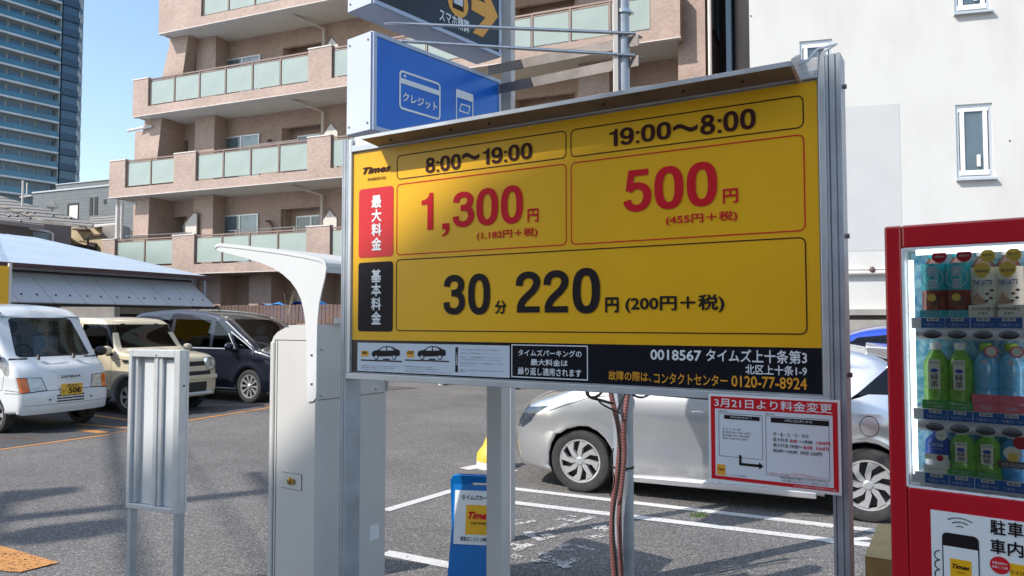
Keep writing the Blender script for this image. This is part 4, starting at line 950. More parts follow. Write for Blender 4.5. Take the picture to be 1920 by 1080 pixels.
# ---- beige kei wagon
bg_ = thing('beige_wagon', 'boxy cream beige compact wagon with round headlights between van and black minivan', 'car', (0, 0, 0), -24)
def bD(x, y, z):
    W = .735; a = abs(y)/W; yy = y; s = 1 if y > 0 else -1
    if z > 1.02: yy *= 1 - .13*(min(1, (z-1.02)/.62))
    if z < .45: yy *= 1 - .04*((.45-z)/.25)**2
    for xc in (-.62, -3.0): dd = math.hypot(x-xc, z-.30); yy += s*.02*math.exp(-((dd-.37)/.06)**2)*max(0, min(1, (a-.6)/.3))
    if x > -.5: t = (x+.5)/.5; yy *= 1 - .06*t**2; x -= .07*a**3*t
    if z > 1.55: z -= .025*a**3
    if x > -.9 and z > .9 and z < 1.15: z -= .03*a**3
    return x, yy, z
rg = []
for c in (s1, s2):
    rg += [([(-.98, 1.12), (-1.20, 1.54), (-1.85, 1.55), (-1.85, 1.08)], (0, 2), c, 'side_window'), ([(-1.95, 1.08), (-1.95, 1.55), (-2.75, 1.55), (-2.75, 1.08)], (0, 2), c, 'side_window')]
    arch = [(-.62 + .41*math.cos(R(a)), .30 + .41*math.sin(R(a))) for a in range(-10, 191, 20)]; arch2 = [(x-2.38, z) for x, z in arch]
    rg += [(arch, (0, 2), c, 'arch_cladding'), (arch2, (0, 2), c, 'arch_cladding'), ([(-1.0, .27), (-1.0, .42), (-2.6, .42), (-2.6, .27)], (0, 2), c, 'arch_cladding')]
    for a, b in (((-1.02, .45), (-1.02, 1.10)), ((-1.90, .30), (-1.90, 1.6)), ((-.95, .98), (-.1, .93))): rg.append((seg_poly(a, b), (0, 2), c, 'panel_gap'))
rg += [([(-.60, 1.13), (-.55, 1.54), (.55, 1.54), (.60, 1.13)], (1, 2), lambda c: c.x > -1.4 and c.z > 1.1 and c.z < 1.58 and c.x < -.85, 'windscreen'),
       ([(-.40, .80), (-.40, .88), (.40, .88), (.40, .80)], (1, 2), lambda c: c.x > -.2, 'grille'), ([(-.55, .64), (-.55, .71), (.55, .71), (.55, .64)], (1, 2), lambda c: c.x > -.2, 'grille'), ([(-.44, .33), (-.44, .52), (.44, .52), (.44, .33)], (1, 2), lambda c: c.x > -.2, 'grille')]
btop = [(-3.38, .3), (-3.40, .6), (-3.38, 1.1), (-3.32, 1.5), (-3.22, 1.63), (-2.9, 1.67), (-2.0, 1.685), (-1.5, 1.665), (-1.32, 1.62), (-1.20, 1.52), (-.98, 1.16), (-.90, 1.10), (-.75, 1.075), (-.35, 1.04), (-.10, .98), (-.02, .88), (0, .74), (.02, .60), (.02, .38), (-.02, .27)]
car_body(bg_, btop, 0, [(-.62, .345, .30), (-3.0, .345, .30)], .26, .735, .05, bD, rg, {'body': 'paint_beige', 'underbody': 'dark_plastic', 'side_window': 'privacy_glass', 'windscreen': 'privacy_glass', 'arch_cladding': 'clad_grey', 'grille': 'dark_plastic', 'panel_gap': 'dark_plastic'})
for x in (-.62, -3.0):
    for s in (1, -1): wheel(bg_, x, s*.64, .30, .155, 6, 'plain', s, .62)
for s in (1, -1):
    h = grp('headlight', bg_, (-.015, s*.50, .83)); MB().lathe([(.0, .02), (.105, .0), (.105, -.06)], 24, axis='x').build('lens', 'lamp_glass', h, smooth=True); MB().lathe([(.105, -.06), (.105, .012), (.125, .004), (.128, -.06)], 24, axis='x').build('bezel', 'steel', h, smooth=True)
    MB().lathe([(0, .028), (.035, .026), (.04, .0)], 14, (.0, 0, 0), 'x').build('bulb', 'steel', h, smooth=True)
MB().box(-.02, .045, -.52, .52, .30, .345).build('skid_bar', 'white_metal', bg_, bevel=.01); MB().box(-.02, .05, -.62, .62, .56, .64).build('bumper_bar', 'paint_beige', bg_, bevel=.02)
mirror(bg_, -.98, -.77, 1.10, 'paint_beige', -1); mirror(bg_, -.98, .77, 1.10, 'paint_beige', 1)
MB().box(-.72, -.60, -.762, -.735, .90, .93).build('side_marker', 'dark_plastic', bg_)
put(bg_, -.62, -.74, Vector((-6.55, 12.75, 0)))

# ---- black minivan
mv = thing('black_minivan', 'glossy black minivan with alloy wheels parked behind the payment machine', 'minivan', (0, 0, 0), -27)
def mD(x, y, z):
    W = .86; a = abs(y)/W; yy = y; s = 1 if y > 0 else -1
    if z > 1.02: yy *= 1 - .16*(min(1, (z-1.02)/.82))**1.1
    if z < .5: yy *= 1 - .05*((.5-z)/.3)**2
    yy *= 1 + .012*math.exp(-((z-.92)/.05)**2)
    for xc in (-.9, -3.75): dd = math.hypot(x-xc, z-.32); yy += s*.02*math.exp(-((dd-.40)/.07)**2)*max(0, min(1, (a-.6)/.3))
    if x > -1: t = (x+1)/1.; yy *= 1 - .15*t**2.4; x -= .16*a**3*t
    if z > 1.65: z -= .05*a**2.2
    if x > -.8 and .85 < z: z -= .05*a**2
    return x, yy, z
rg = []
for c in (s1, s2):
    rg += [([(-1.98, 1.08), (-2.0, 1.08), (-2.05, 1.62), (-3.1, 1.64), (-3.1, 1.08)], (0, 2), c, 'side_window'), ([(-3.2, 1.08), (-3.2, 1.64), (-4.3, 1.60), (-4.35, 1.15)], (0, 2), c, 'side_window'),
           ([(-1.28, 1.08), (-1.50, 1.34), (-1.86, 1.60), (-1.92, 1.60), (-1.92, 1.07)], (0, 2), c, 'side_window'), ([(-.72, 1.04), (-.90, 1.12), (-1.34, 1.36), (-1.42, 1.34), (-1.20, 1.06)], (0, 2), c, 'side_window'),
           ([(-.42, .80), (-.42, .90), (-.05, .84), (.05, .70), (-.1, .70)], (0, 2), c, 'headlight')]
    for a, b in (((-1.38, .38), (-1.24, 1.04)), ((-2.0, .30), (-1.96, 1.7)), ((-3.15, .45), (-3.15, 1.66)), ((-1.24, 1.04), (-1.22, 1.08))): rg.append((seg_poly(a, b), (0, 2), c, 'panel_gap'))
    for a, b in (((-.8, .27), (-3.3, .27)), ((-.75, 1.03), (-1.45, 1.385)), ((-1.24, 1.05), (-4.3, 1.06)), ((-1.28, 1.05), (-1.52, 1.36))): rg.append((seg_poly(a, b, .02), (0, 2), c, 'chrome_strip'))
rg += [([(-1.66, -.62), (-1.66, .62), (-.72, .72), (-.72, -.72)], (0, 1), lambda c: c.z > 1.0 and -1.7 < c.x < -.7, 'windscreen'), ([(-.6, .35), (-.6, .75), (.6, .75), (.6, .35)], (1, 2), lambda c: c.x > -.2, 'grille')]
mtop = [(-4.66, .3), (-4.70, .6), (-4.68, 1.1), (-4.60, 1.55), (-4.45, 1.78), (-4.1, 1.84), (-3.2, 1.87), (-2.5, 1.85), (-2.0, 1.78), (-1.72, 1.68), (-1.2, 1.36), (-.76, 1.11), (-.62, 1.06), (-.35, 1.01), (-.10, .92), (-.02, .76), (.0, .55), (-.01, .35), (-.05, .24)]
car_body(mv, mtop, 0, [(-.9, .365, .32), (-3.75, .365, .32)], .22, .86, .05, mD, rg, {'body': 'paint_black', 'underbody': 'dark_plastic', 'side_window': 'privacy_glass', 'windscreen': 'car_glass', 'headlight': 'lamp_dark', 'grille': 'dark_plastic', 'panel_gap': 'dark_plastic', 'chrome_strip': 'alu'})
for x in (-.9, -3.75):
    for s in (1, -1): wheel(mv, x, s*.76, .325, .19, 10, 'fan', s, .70)
mirror(mv, -1.30, -.90, 1.10, 'paint_black', -1); mirror(mv, -1.30, .90, 1.10, 'paint_black', 1)
seats(mv, -1.9, .75, .40, 'interior'); MB().box(-1.25, -.85, -.72, .72, .8, 1.02).box(-4.4, -.8, -.72, .72, .35, .45).build('dashboard', 'interior', mv, bevel=.03)
put(mv, -.9, -.86, G(465, 756))
# ================================================================== YELLOW PRICE BOARD
PB_ = thing('price_board', 'large yellow parking price board on two grey posts with red and black prices', 'sign', (-.746, 3.4906, 0), -31.63)
BWD, ZB, ZT = 2.054, 1.360, 2.392
b = lambda u, v, y=0: ST(PB_, u, v, y)
zs_ = (b(700, 640)[1] + b(1500, 648.5)[1])/2
MB().box(0, BWD, 0, .045, ZB, ZT).build('board_core', 'alu_dull', PB_)
MB().box(.004, BWD-.004, -.003, -.0005, zs_, ZT-.004).build('yellow_panel', 'sign_yellow', PB_)
MB().box(.004, BWD-.004, -.003, -.0005, ZB+.004, zs_-.0005).build('black_panel', 'sign_black', PB_)
mb = MB(); e_ = .022
mb.box(-e_, BWD+e_, -.016, .05, ZB-e_-.006, ZB-.001).box(-e_, -.001, -.014, .05, ZB, ZT+e_+.04).box(BWD+.001, BWD+e_, -.014, .05, ZB, ZT+e_+.07).box(0, BWD, -.015, .05, ZT+.001, ZT+.03)
mb.build('frame', 'alu', PB_, bevel=.002)
MB().box(0, BWD, .002, .05, ZT+.03, ZT+.075).build('head_rail', 'white_metal', PB_, bevel=.002)
def prof_post(x0, x1, z1, d=.09, nm='post'):
    w_ = x1-x0; m_ = MB()
    pr = [(x0, -.012), (x0+w_*.18, -.012), (x0+w_*.20, -.004), (x0+w_*.26, -.004), (x0+w_*.28, -.014), (x0+w_*.62, -.014), (x0+w_*.64, -.008), (x0+w_*.70, -.008), (x0+w_*.72, -.014), (x1, -.014), (x1, d), (x0, d)]
    m_.prism(pr, 0, z1, 'z'); return m_.build(nm, 'galv', PB_)
xr1 = b(1584, 500)[0]; zpt = b(1560, 103)[1]
prof_post(BWD+e_+.001, xr1, zpt, .085); prof_post(-.062, -e_-.001, b(652, 262)[1], .085)
for v in (157, 441, 704):
    z = b(1586, v)[1]; MB().cyl((xr1, .03, z), (xr1+.012, .03, z), .008, n=8).build('bolt', 'galv_dirty_shaded', PB_)
# hood over the board
xh0, xh1 = b(690, 270, -.08)[0], b(1487, 130, -.08)[0]; zh = ZT+.006
hd = MB().prism([(-.001, zh), (-.118, zh+.012), (-.122, zh+.014), (-.122, zh+.024), (-.118, zh+.026), (-.001, zh+.07)], xh0, xh1, 'x'); hd.build('hood', 'galv_dirty_shaded', PB_)
MB().box(xh0-.002, xh1+.002, -.126, -.1225, zh+.012, zh+.026).build('hood_lip', 'alu', PB_)
MB().prism([(-.001, zh-.012), (-.112, zh+.006), (-.120, zh+.014), (-.120, zh+.036), (-.001, zh+.088)], xh1+.002, xh1+.012, 'x').build('hood_end_cap', 'coping', PB_)
for u in (730, 842, 915, 1130, 1392, 1280):
    x = b(u, 240, -.08)[0]; MB().cyl((x, -.07, zh+.010), (x, -.07, zh+.001), .006, n=8).build('screw', 'dark_plastic', PB_)
MB().tube([(xh1+.005, -.06, zh+.03), (xh1+.04, -.05, zh+.045), (xh1+.065, -.02, zh+.085), (xh1+.12, .0, zh+.10), (BWD+.0, .02, zh+.08)], .0045, 6).build('cable', 'alu_dull', PB_, smooth=True)
# cells
def cell(tl, br, r, wd, y, m):
    x0, z1 = b(*tl); x1, z0 = b(*br); return rrect_line(PB_, x0, z0, x1, z1, r, wd, y, m)
zA = lambda pts: sum(b(*p)[1] for p in pts)/len(pts); xA = lambda pts: sum(b(*p)[0] for p in pts)/len(pts)
L1, L2_, L3_, L4_ = b(744.5, 400)[0], b(1063.4, 400)[0], b(1071, 400)[0], b(1511, 400)[0]
z1a, z1b = zA([(745, 292), (1063, 245), (1071, 244.3), (1510, 176)]), zA([(745, 339), (1063, 297.5), (1071, 295.6), (1510, 237.5)])
z2a, z2b = zA([(745, 345.8), (1063, 307.5), (1071, 307), (1510, 247.6)]), zA([(745, 480.7), (1063, 461), (1071, 458.5), (1512, 431)])
z3a, z3b = zA([(745, 488.4), (1510, 441.6)]), zA([(745, 622), (1513, 625.8)])
for x0, x1, z1, z0, m_ in ((L1, L2_, z1a, z1b, 'ink_brown'), (L3_, L4_, z1a, z1b, 'ink_brown'), (L1, L2_, z2a, z2b, 'ink_red'), (L3_, L4_, z2a, z2b, 'ink_red'), (L1, L4_, z3a, z3b, 'ink_brown')):
    rrect_line(PB_, x0, z0, x1, z1, .022, .0042, -.0045, m_)
def fillrr(t, x0, z0, x1, z1, r, y, m_, name): p = rr(x0, z0, x1, z1, r); return MB().add([(a, y, c) for a, c in p], [tuple(range(len(p)))]).build(name, m_, t)
xt0, xt1 = b(674, 420)[0], b(738.8, 420)[0]
fillrr(PB_, xt0, zA([(675, 484.5), (738, 480)]), xt1, zA([(675, 355), (739, 349)]), .016, -.0045, 'sign_red', 'red_tab')
fillrr(PB_, xt0, zA([(673, 621), (738, 622)]), xt1, zA([(674, 493), (738, 489.6)]), .016, -.0045, 'ink_black', 'black_tab')
Y1 = -.006
T_ = lambda s, lb, rt, m_='ink_brown', bold=.03, **k: txt_px(s, PB_, lb, rt, Y1, m_, bold, **k)
N_ = lambda s, lb, rt, m_='ink_brown': numerals(s, PB_, lb, rt, Y1, m_)
N_('8:00', (797.5, 325), (864, 287)); N_('19:00', (905, 309.5), (998, 266)); 
def tilde(lb, rt):
    x0, z0 = b(*lb); x1, z1 = b(*rt); m_ = MB(); n = 16; th = (z1-z0)*.30; vs = []
    for i in range(n+1):
        t = i/n; x = x0+(x1-x0)*t; zc = (z0+z1)/2 + math.sin(t*2*math.pi)*(z1-z0)*.33; vs += [(x, Y1, zc+th), (x, Y1, zc-th)]
    m_.add(vs, [(2*i, 2*i+1, 2*i+3, 2*i+2) for i in range(n)]); m_.build('lettering', 'ink_brown', PB_)
tilde((868, 301.5), (900, 285)); tilde((1263, 250), (1309, 230))
N_('19:00', (1142.6, 275.5), (1258, 226.5)); N_('8:00', (1313, 254), (1416.6, 201.5))
N_('1', (790, 432), (812, 361), 'ink_red'); N_(',', (829, 444), (842, 418), 'ink_red'); N_('3', (848.5, 427), (889, 357), 'ink_red'); N_('0', (893, 424), (934, 350), 'ink_red'); N_('0', (939, 421), (980.5, 345), 'ink_red')
T_('円', (988.8, 417), (1009.5, 390), 'ink_red', .02); T_('(1,182円＋税)', (893.8, 452), (1007.5, 425.5), 'ink_red', .02)
N_('5', (1168.5, 399), (1221, 315), 'ink_red'); N_('0', (1227, 394), (1281, 308), 'ink_red'); N_('0', (1288, 389), (1344, 300), 'ink_red')
T_('円', (1355.5, 382), (1383.6, 352), 'ink_red', .02); T_('(455円＋税)', (1248.6, 424), (1382.4, 393.5), 'ink_red', .02)
N_('3', (831, 590), (872, 514.5), 'ink_black'); N_('0', (877.5, 590), (919, 512), 'ink_black'); T_('分', (927.6, 588.5), (949.7, 562.5), 'ink_black')
N_('2', (967, 586), (1013, 508), 'ink_black'); N_('2', (1019, 586), (1066, 505.5), 'ink_black'); N_('0', (1073.5, 588), (1125, 501), 'ink_black')
T_('円', (1134.6, 586.4), (1160, 557), 'ink_black'); T_('(200円＋税)', (1172.4, 587), (1358, 551), 'ink_black', .025)
T_('Times', (680, 327.5), (732.5, 307), 'ink_brown', .04, shear=.35); T_('PARKING', (689.5, 339.5), (723, 329.5), 'ink_brown', .015)
for i, ch in enumerate('最大料金'): T_(ch, (696.3, (391, 417, 443.5, 470)[i]), (715.5, (365, 391, 417.5, 444)[i]), 'ink_white', .03)
for i, ch in enumerate('基本料金'): T_(ch, (695.8, (529.5, 556, 582, 608.5)[i]), (714.7, (504.5, 530, 557, 583.5)[i]), 'ink_white', .03)
T_('0018567', (1219.6, 674.5), (1315, 657), 'ink_white', .025); T_('タイムズ上十条第3', (1324, 678), (1513, 657.5), 'ink_white', .02)
T_('北区上十条1-9', (1397.5, 701.5), (1513, 686.5), 'ink_white', .02)
T_('故障の際は、', (1141, 712.5), (1221, 697.5), 'ink_orange', .015); T_('コンタクトセンター', (1226, 718.5), (1364, 703.5), 'ink_orange', .015); T_('0120-77-8924', (1371.5, 725), (1513, 709), 'ink_orange', .02)
for i, s in enumerate(('タイムズパーキングの', '最大料金は', '繰り返し適用されます')): T_(s, ((971.7, 995, 971)[i], (667, 685, 702.5)[i]), ((1090.4, 1064.7, 1090)[i], (657.5, 675, 692.5)[i]), 'ink_white', .02)
x0, z1 = b(960, 645.5); x1, z0 = b(1103.4, 713.5); rrect_line(PB_, x0, z0, x1, z1, .001, .004, -.0045, 'ink_white')
# white instruction strip with the two car diagrams
x0, z1 = b(671.7, 642.3); x1, z0 = b(956.5, 708.3); MB().box(x0, x1, -.0045, -.0032, z0, z1).build('instruction_strip', 'paper', PB_)
q6 = lambda x, y: b(640 + x/6, 630 + y/6)
for (cx, lab, tx, ax) in ((515, 'IN', 233, 1), (1030, 'OUT', 735, -1)):
    car_ = [(-165, 215), (-160, 180), (-140, 165), (-90, 155), (-50, 125), (0, 112), (60, 118), (110, 145), (150, 160), (155, 205), (140, 225), (-150, 232)]
    P = [q6(cx + x, y) for x, y in car_]; MB().add([(p[0], -.0055, p[1]) for p in P], [tuple(range(len(P)))]).build('car_symbol', 'ink_black', PB_)
    for wn in ([(-75, 160), (-40, 130), (-2, 122), (-2, 162)], [(10, 122), (55, 128), (88, 158), (12, 162)]):
        P = [q6(cx + x, y+2) for x, y in wn]; MB().add([(p[0], -.0062, p[1]) for p in P], [(0, 1, 2, 3)]).build('car_symbol', 'paper', PB_)
    for dx in (-112, 88):
        for r_, m_, yy in ((30, 'ink_black', -.0064), (20, 'paper', -.007)):
            c = q6(cx+dx, 238); r2 = r_/6*3.3/1400; p = circle(c, r2, 14); MB().add([(a, yy, z) for a, z in p], [tuple(range(14))]).build('car_symbol', m_, PB_)
    a0 = q6(cx-285 if ax > 0 else cx-305, 262); a1 = q6(cx+175 if ax > 0 else cx+190, 292); MB().box(a0[0], a1[0], -.0062, -.0055, a0[1], a1[1]).build('car_symbol', 'ink_black', PB_)
    a0 = q6(cx-35, 252); a1 = q6(cx+40, 270); MB().box(a0[0], a1[0], -.0068, -.0063, a0[1], a1[1]).build('car_symbol', 'ink_black', PB_)
    hexp = [(tx, 165), (tx+70, 165), (tx+92, 200), (tx+70, 228), (tx, 228)] if ax > 0 else [(tx, 200), (tx+20, 165), (tx+92, 165), (tx+92, 240), (tx+20, 240)]
    P = [q6(*p) for p in hexp]; MB().add([(p[0], -.0055, p[1]) for p in P], [tuple(range(5))]).build('arrow_tag', 'ink_orange', PB_)
    a0 = q6(tx+18, 203); a1 = q6(tx+(62 if ax > 0 else 88), 172); txt(lab, PB_, *a0, *a1, -.0065, 'ink_black', .04)
for (x, y, x2, s) in ((232, 336, 650, '入庫後ロック板が上がるまで約3分かかります'), (232, 356, 600, '駐車位置をご確認ください枠内に駐車'), (232, 376, 510, 'ロック板にご注意ください'), (727, 346, 1030, '精算機で駐車料金を精算'), (727, 368, 1100, 'ロック板が下がったことを確認後に出庫'), (727, 396, 1255, '精算後は速やかに出庫してください再度ロック板が上がります'),
        (1345, 155, 1780, 'バイクの駐車はご遠慮ください駐車枠内'), (1345, 195, 1755, 'お支払いは千円札硬貨クレジットカード'), (1345, 240, 1800, '場内での事故盗難等につきましては'), (1345, 268, 1805, '一切の責任を負いかねますのでご了承ください'), (1345, 306, 1848, '長時間の駐車はご遠慮ください連続駐車は四十八時間まで'), (1345, 334, 1512, 'お問い合わせください'), (1345, 385, 1845, '車高の低い車輪止めのない場合はご利用できません'), (1345, 402, 1400, '管理会社')):
    a0 = q6(x, y); a1 = q6(x2, y-14); txt(s, PB_, a0[0], a0[1], a1[0], a0[1]+.0042, -.0055, 'ink_black', .0, res=1)
a0 = q6(1290, 405); a1 = q6(1320, 125); MB().box(a0[0], a1[0], -.0055, -.0048, a0[1], a1[1]).build('heading_bar', 'ink_black', PB_)
for i, ch in enumerate('ご注意事項'): c0 = q6(1295, 210+i*30); txt(ch, PB_, c0[0], c0[1], c0[0]+.011, c0[1]+.011, -.0062, 'ink_white', 0, res=1)

# ---- red framed notice hung below the board
NT = thing('price_change_notice', 'white notice in a red frame announcing a price change, hung under the yellow board', 'notice', (PB_.location.x, PB_.location.y, 0), -31.63)
n_ = lambda x, y, yy=-.034: ST(NT, 1310 + x/4.91, 730 + y/4.91, yy)
xl_, xr_ = (n_(60, 40)[0]+n_(125, 825)[0])/2, n_(1310, 500)[0]; zt_, zb_ = (n_(60, 40)[1]+n_(1315, 100)[1])/2, (n_(125, 825)[1]+n_(1305, 1005)[1])/2
W_, H_ = xr_-xl_, zt_-zb_
f_ = lambda a, c: (xl_ + W_*a, zb_ + H_*c)     # fractions of the sheet
def rect(a0, c0, a1, c1, y, m_, nm, par=NT, th=.0006): p = f_(a0, c0); q = f_(a1, c1); return MB().box(p[0], q[0], y, y-th, p[1], q[1]).build(nm, m_, par)
MB().box(xl_, xr_, -.0335, -.028, zb_, zt_).build('board', 'label_white', NT, bevel=.001)
rect(.02, .035, .98, .975, -.034, 'sign_red', 'red_border'); rect(.055, .075, .945, .835, -.0348, 'notice_paper', 'paper')
def ntx(s, a0, c0, a1, c1, m_='ink_black', bold=.0, res=2): p = f_(a0, c0); q = f_(a1, c1); return txt(s, NT, *p, *q, -.0366, m_, bold, res=res)
p = f_(.05, .855); q = f_(.945, .96); txt('3月21日より料金変更', NT, *p, *q, -.0350, 'ink_white', .015)
for (a0, c0, a1, c1, t1) in ((.085, .30, .43, .79, '【改定前】'), (.455, .14, .92, .79, '【改定後】')):
    x0, z0 = f_(a0, c0); x1, z1 = f_(a1, c1); rrect_line(NT, x0, z0, x1, z1, .001, .0012, -.0362, 'ink_black'); ntx(t1, a0, c1+.01, a0+.07, c1+.03)
rect(.13, .725, .41, .77, -.0358, 'ink_black', 'heading_bar'); rect(.495, .72, .92, .775, -.0358, 'ink_black', 'heading_bar')
ntx('3月20日(水)まで', .18, .737, .35, .76, 'ink_white'); ntx('3月21日(木) から', .60, .733, .80, .765, 'ink_white')
ntx('月～金・土・日・休日', .115, .60, .26, .625); ntx('最大料金 8:00～19:00 1200円', .115, .565, .335, .59); ntx('最大料金 19:00～8:00 440円', .115, .53, .33, .555); ntx('00:00～24:00 30分 220円', .115, .495, .31, .52)
ntx('月～金・土・日・休日', .51, .575, .77, .62)
ntx('最大料金', .51, .515, .625, .56); ntx('8:00', .635, .515, .69, .555, 'ink_red', .02); ntx('～19:00', .70, .515, .80, .555, 'ink_black', .02); ntx('1300円', .825, .515, .925, .555, 'ink_red', .02)
ntx('最大料金', .51, .455, .625, .50); ntx('19:00～', .635, .455, .73, .495, 'ink_black', .02); ntx('8:00', .735, .455, .80, .495, 'ink_red', .02); ntx('500円', .825, .455, .915, .495, 'ink_red', .02)
ntx('00:00～24:00  30分 220円', .51, .395, .865, .44, 'ink_black', .015)
ntx('※上記料金は全て税込みです', .64, .175, .78, .19, 'ink_red'); ntx('駐車場内での事故盗難につきましては一切の責任を負いかねます', .48, .155, .90, .172, 'ink_red'); ntx('新料金は改定日より適用いたしますのでご了承ください', .56, .115, .91, .14); ntx('何卒ご理解ご協力のほどよろしくお願い申し上げます', .57, .085, .91, .108); ntx('タイムズ24株式会社 お客様専用 0120-77-8924', .66, .045, .965, .066, 'ink_white')
rect(.065, .085, .135, .205, -.0356, 'ink_orange', 'logo'); ntx('Times', .075, .14, .125, .165, 'ink_brown', .04); ntx('タイムズ上十条第3', .145, .088, .30, .108)
P = [f_(*p) for p in ((.245, .33), (.265, .33), (.265, .245), (.40, .245), (.40, .27), (.435, .23), (.40, .19), (.40, .215), (.245, .215))]
MB().add([(p[0], -.0366, p[1]) for p in P], [(0, 1, 2, 7, 8), (2, 3, 6, 7), (3, 4, 5, 6)][:0] or [(0, 1, 2, 8), (2, 3, 7, 8), (3, 4, 5), (3, 5, 7), (5, 6, 7)]).build('arrow', 'ink_black', NT)

# ================================================================== LIGHT BOX SIGNS high on the pole
P1 = at(697, 150, 4.5); ztb = at(697, 57, 4.5).z; zbb = at(697, 244, 4.5).z
Yf = 5.0
while at(938, 150, Yf).z < ztb: Yf += .005
P2 = at(938, 200, Yf); ang = math.degrees(math.atan2(P2.y-P1.y, P2.x-P1.x)); LB_ = math.hypot(P2.x-P1.x, P2.y-P1.y)
def lightbox(nm, label, z0, z1, face, dp=.235):
    t = thing(nm, label, 'sign', (P1.x, P1.y, z0), ang); h = z1-z0
    MB().box(0, LB_, 0, dp, 0, h).build('casing', 'box_frame', t, bevel=.006)
    MB().box(-.006, -.001, .004, dp-.004, .004, h-.004).build('end_panel', 'box_face', t, bevel=.002)
    MB().box(.03, LB_-.03, -.006, -.001, .03, h-.03).build('face_panel', face, t)
    m_ = MB().box(.005, LB_-.005, -.012, -.001, 0.004, .029).box(.005, LB_-.005, -.012, -.001, h-.029, h-.004).box(.005, .0295, -.0125, -.001, .03, h-.03).box(LB_-.0295, LB_-.005, -.0125, -.001, .03, h-.03); m_.build('face_frame', 'box_frame', t)
    for y in (.03, dp-.03):
        for z in (.05, h-.05): MB().cyl((-.006, y, z), (-.011, y, z), .007, n=10).build('screw', 'galv_dirty_shaded', t)
    return t
CR = lightbox('credit_sign', 'blue illuminated box sign with a white credit card symbol behind the yellow board', zbb, ztb, 'sign_blue')
c_ = lambda x, y, yy=-.009: ST(CR, 640 + x/4.153, y/4.153, yy)
x0, z1 = c_(452, 538); x1, z0 = c_(772, 940)
ring(MB(), rr(x0, z0, x1, z1, .03), rr(x0+.014, z0+.014, x1-.014, z1-.014, .018), -.009).build('card_symbol', 'ink_white', CR)
MB().box(x0+.014, x1-.014, -.009, -.0084, z1-.085, z1-.052).build('card_symbol', 'ink_white', CR)
txt('◀', CR, x0+.03, z1-.045, x0+.055, z1-.02, -.009, 'ink_white', 0)
txt('クレジット', CR, x0+.03, z0+.055, x1-.03, z0+.115, -.009, 'ink_white', .03)
x2, z2 = c_(893, 690); x3, _ = c_(1028, 730); ring(MB(), rr(x2, z2-.26, x3, z2, .012), rr(x2+.010, z2-.25, x3-.010, z2-.05, .006), -.009).build('card_symbol', 'ink_white', CR)
MB().box(x2+.010, x3-.010, -.0088, -.0083, z2-.055, z2-.012).build('card_symbol', 'ink_white', CR)
p4 = [(x2+.05, z2-.09), (x3-.03, z2-.09), (x3-.05, z2-.15), (x2+.03, z2-.15)]; p4i = [(x2+.056, z2-.099), (x3-.042, z2-.099), (x3-.056, z2-.141), (x2+.042, z2-.141)]; ring(MB(), p4, p4i, -.009).build('card_symbol', 'ink_white', CR)
zab = at(697, 7, 4.5).z
AR = lightbox('arrow_sign', 'black illuminated box sign with an orange arrow above the blue credit sign', zab, zab+.60, 'sign_black')
c_ = lambda u, v, yy=-.009: ST(AR, u, v, yy)
cc = c_(859, 4); p = circle(cc, .105, 28); MB().add([(a, -.009, z) for a, z in p], [tuple(range(28))]).build('phone_symbol', 'ink_orange', AR)
MB().box(cc[0]-.055, cc[0]+.055, -.0105, -.0095, cc[1]-.055, cc[1]+.11).build('phone_symbol', 'ink_black', AR); MB().box(cc[0]-.045, cc[0]+.045, -.0118, -.0108, cc[1]-.02, cc[1]+.09).build('phone_symbol', 'paper', AR)
tp_ = c_(934, 31); b1 = c_(905, 70); b2 = c_(886, 61); i1 = c_(910, 33); s1_ = c_(884, 22); zc_ = tp_[1]
up = lambda p: (p[0], 2*zc_ - p[1])
A_ = [tp_, b1, b2, (i1[0], i1[1]-.0), (s1_[0], zc_-.045), (s1_[0], zc_+.045), up(i1), up(b2), up(b1)]
MB().add([(p[0], -.009, p[1]) for p in A_], [(0, 1, 2, 3), (0, 3, 6), (3, 4, 5, 6), (0, 6, 7, 8)]).build('arrow', 'ink_orange', AR)
x0, z0 = c_(824, 39); x1, z1 = c_(880, 39.5); txt('スマホ精算', AR, x0, min(z0, z1)-.0, x1, max(z0, z1)+.02 if abs(z1-z0) < .03 else max(z0, z1), -.009, 'ink_white', .02)
# square post carrying the box signs, with bracket bars and stay rods to the round pole
pp_ = at(953, 100, Yf+.10)
SP_ = thing('square_sign_post', 'pale square steel post at the far end of the two box signs', 'post', (pp_.x, pp_.y, 0), -24)
MB().box(-.04, .04, -.04, .04, 0, 4.6).build('post_tube', 'post_paint', SP_, bevel=.004)
for z in (zbb+.1, ztb-.1, zab+.12): MB().box(-.075, -.04, -.02, .02, z-.03, z+.03).build('bracket', 'galv_dirty_shaded', SP_)
RPY = 4.62; rp = at(1169, 900, RPY)
RP = thing('round_pole', 'tall grey round steel pole with corrugated red conduits behind the yellow board', 'pole', (rp.x, RPY, 0), 0)
MB().cyl((0,0,0), (0,0,1.75), .0615, n=28).build('lower_tube', 'galv', RP, smooth=True); MB().cyl((.010,0,1.75), (.018,0,5.2), .042, n=24).build('upper_tube', 'galv', RP, smooth=True)
MB().box(-.052, -.022, -.05, -.02, 2.2, 5.2).build('cable_duct', 'coping', RP, bevel=.003)
zc = at(1175, 24, RPY).z; MB().lathe([(.044, -.012), (.052, -.012), (.052, .012), (.044, .012)], 20, (.016, 0, zc)).cyl((.05, -.02, zc), (.075, -.035, zc-.02), .008, n=6).build('clamp', 'steel', RP)
for v in (875,): 
    z = at(1169, v, RPY).z; MB().lathe([(.063, -.006), (.067, -.006), (.067, .006), (.063, .006)], 24, (0, 0, z)).build('cable_tie', 'cable_black', RP)
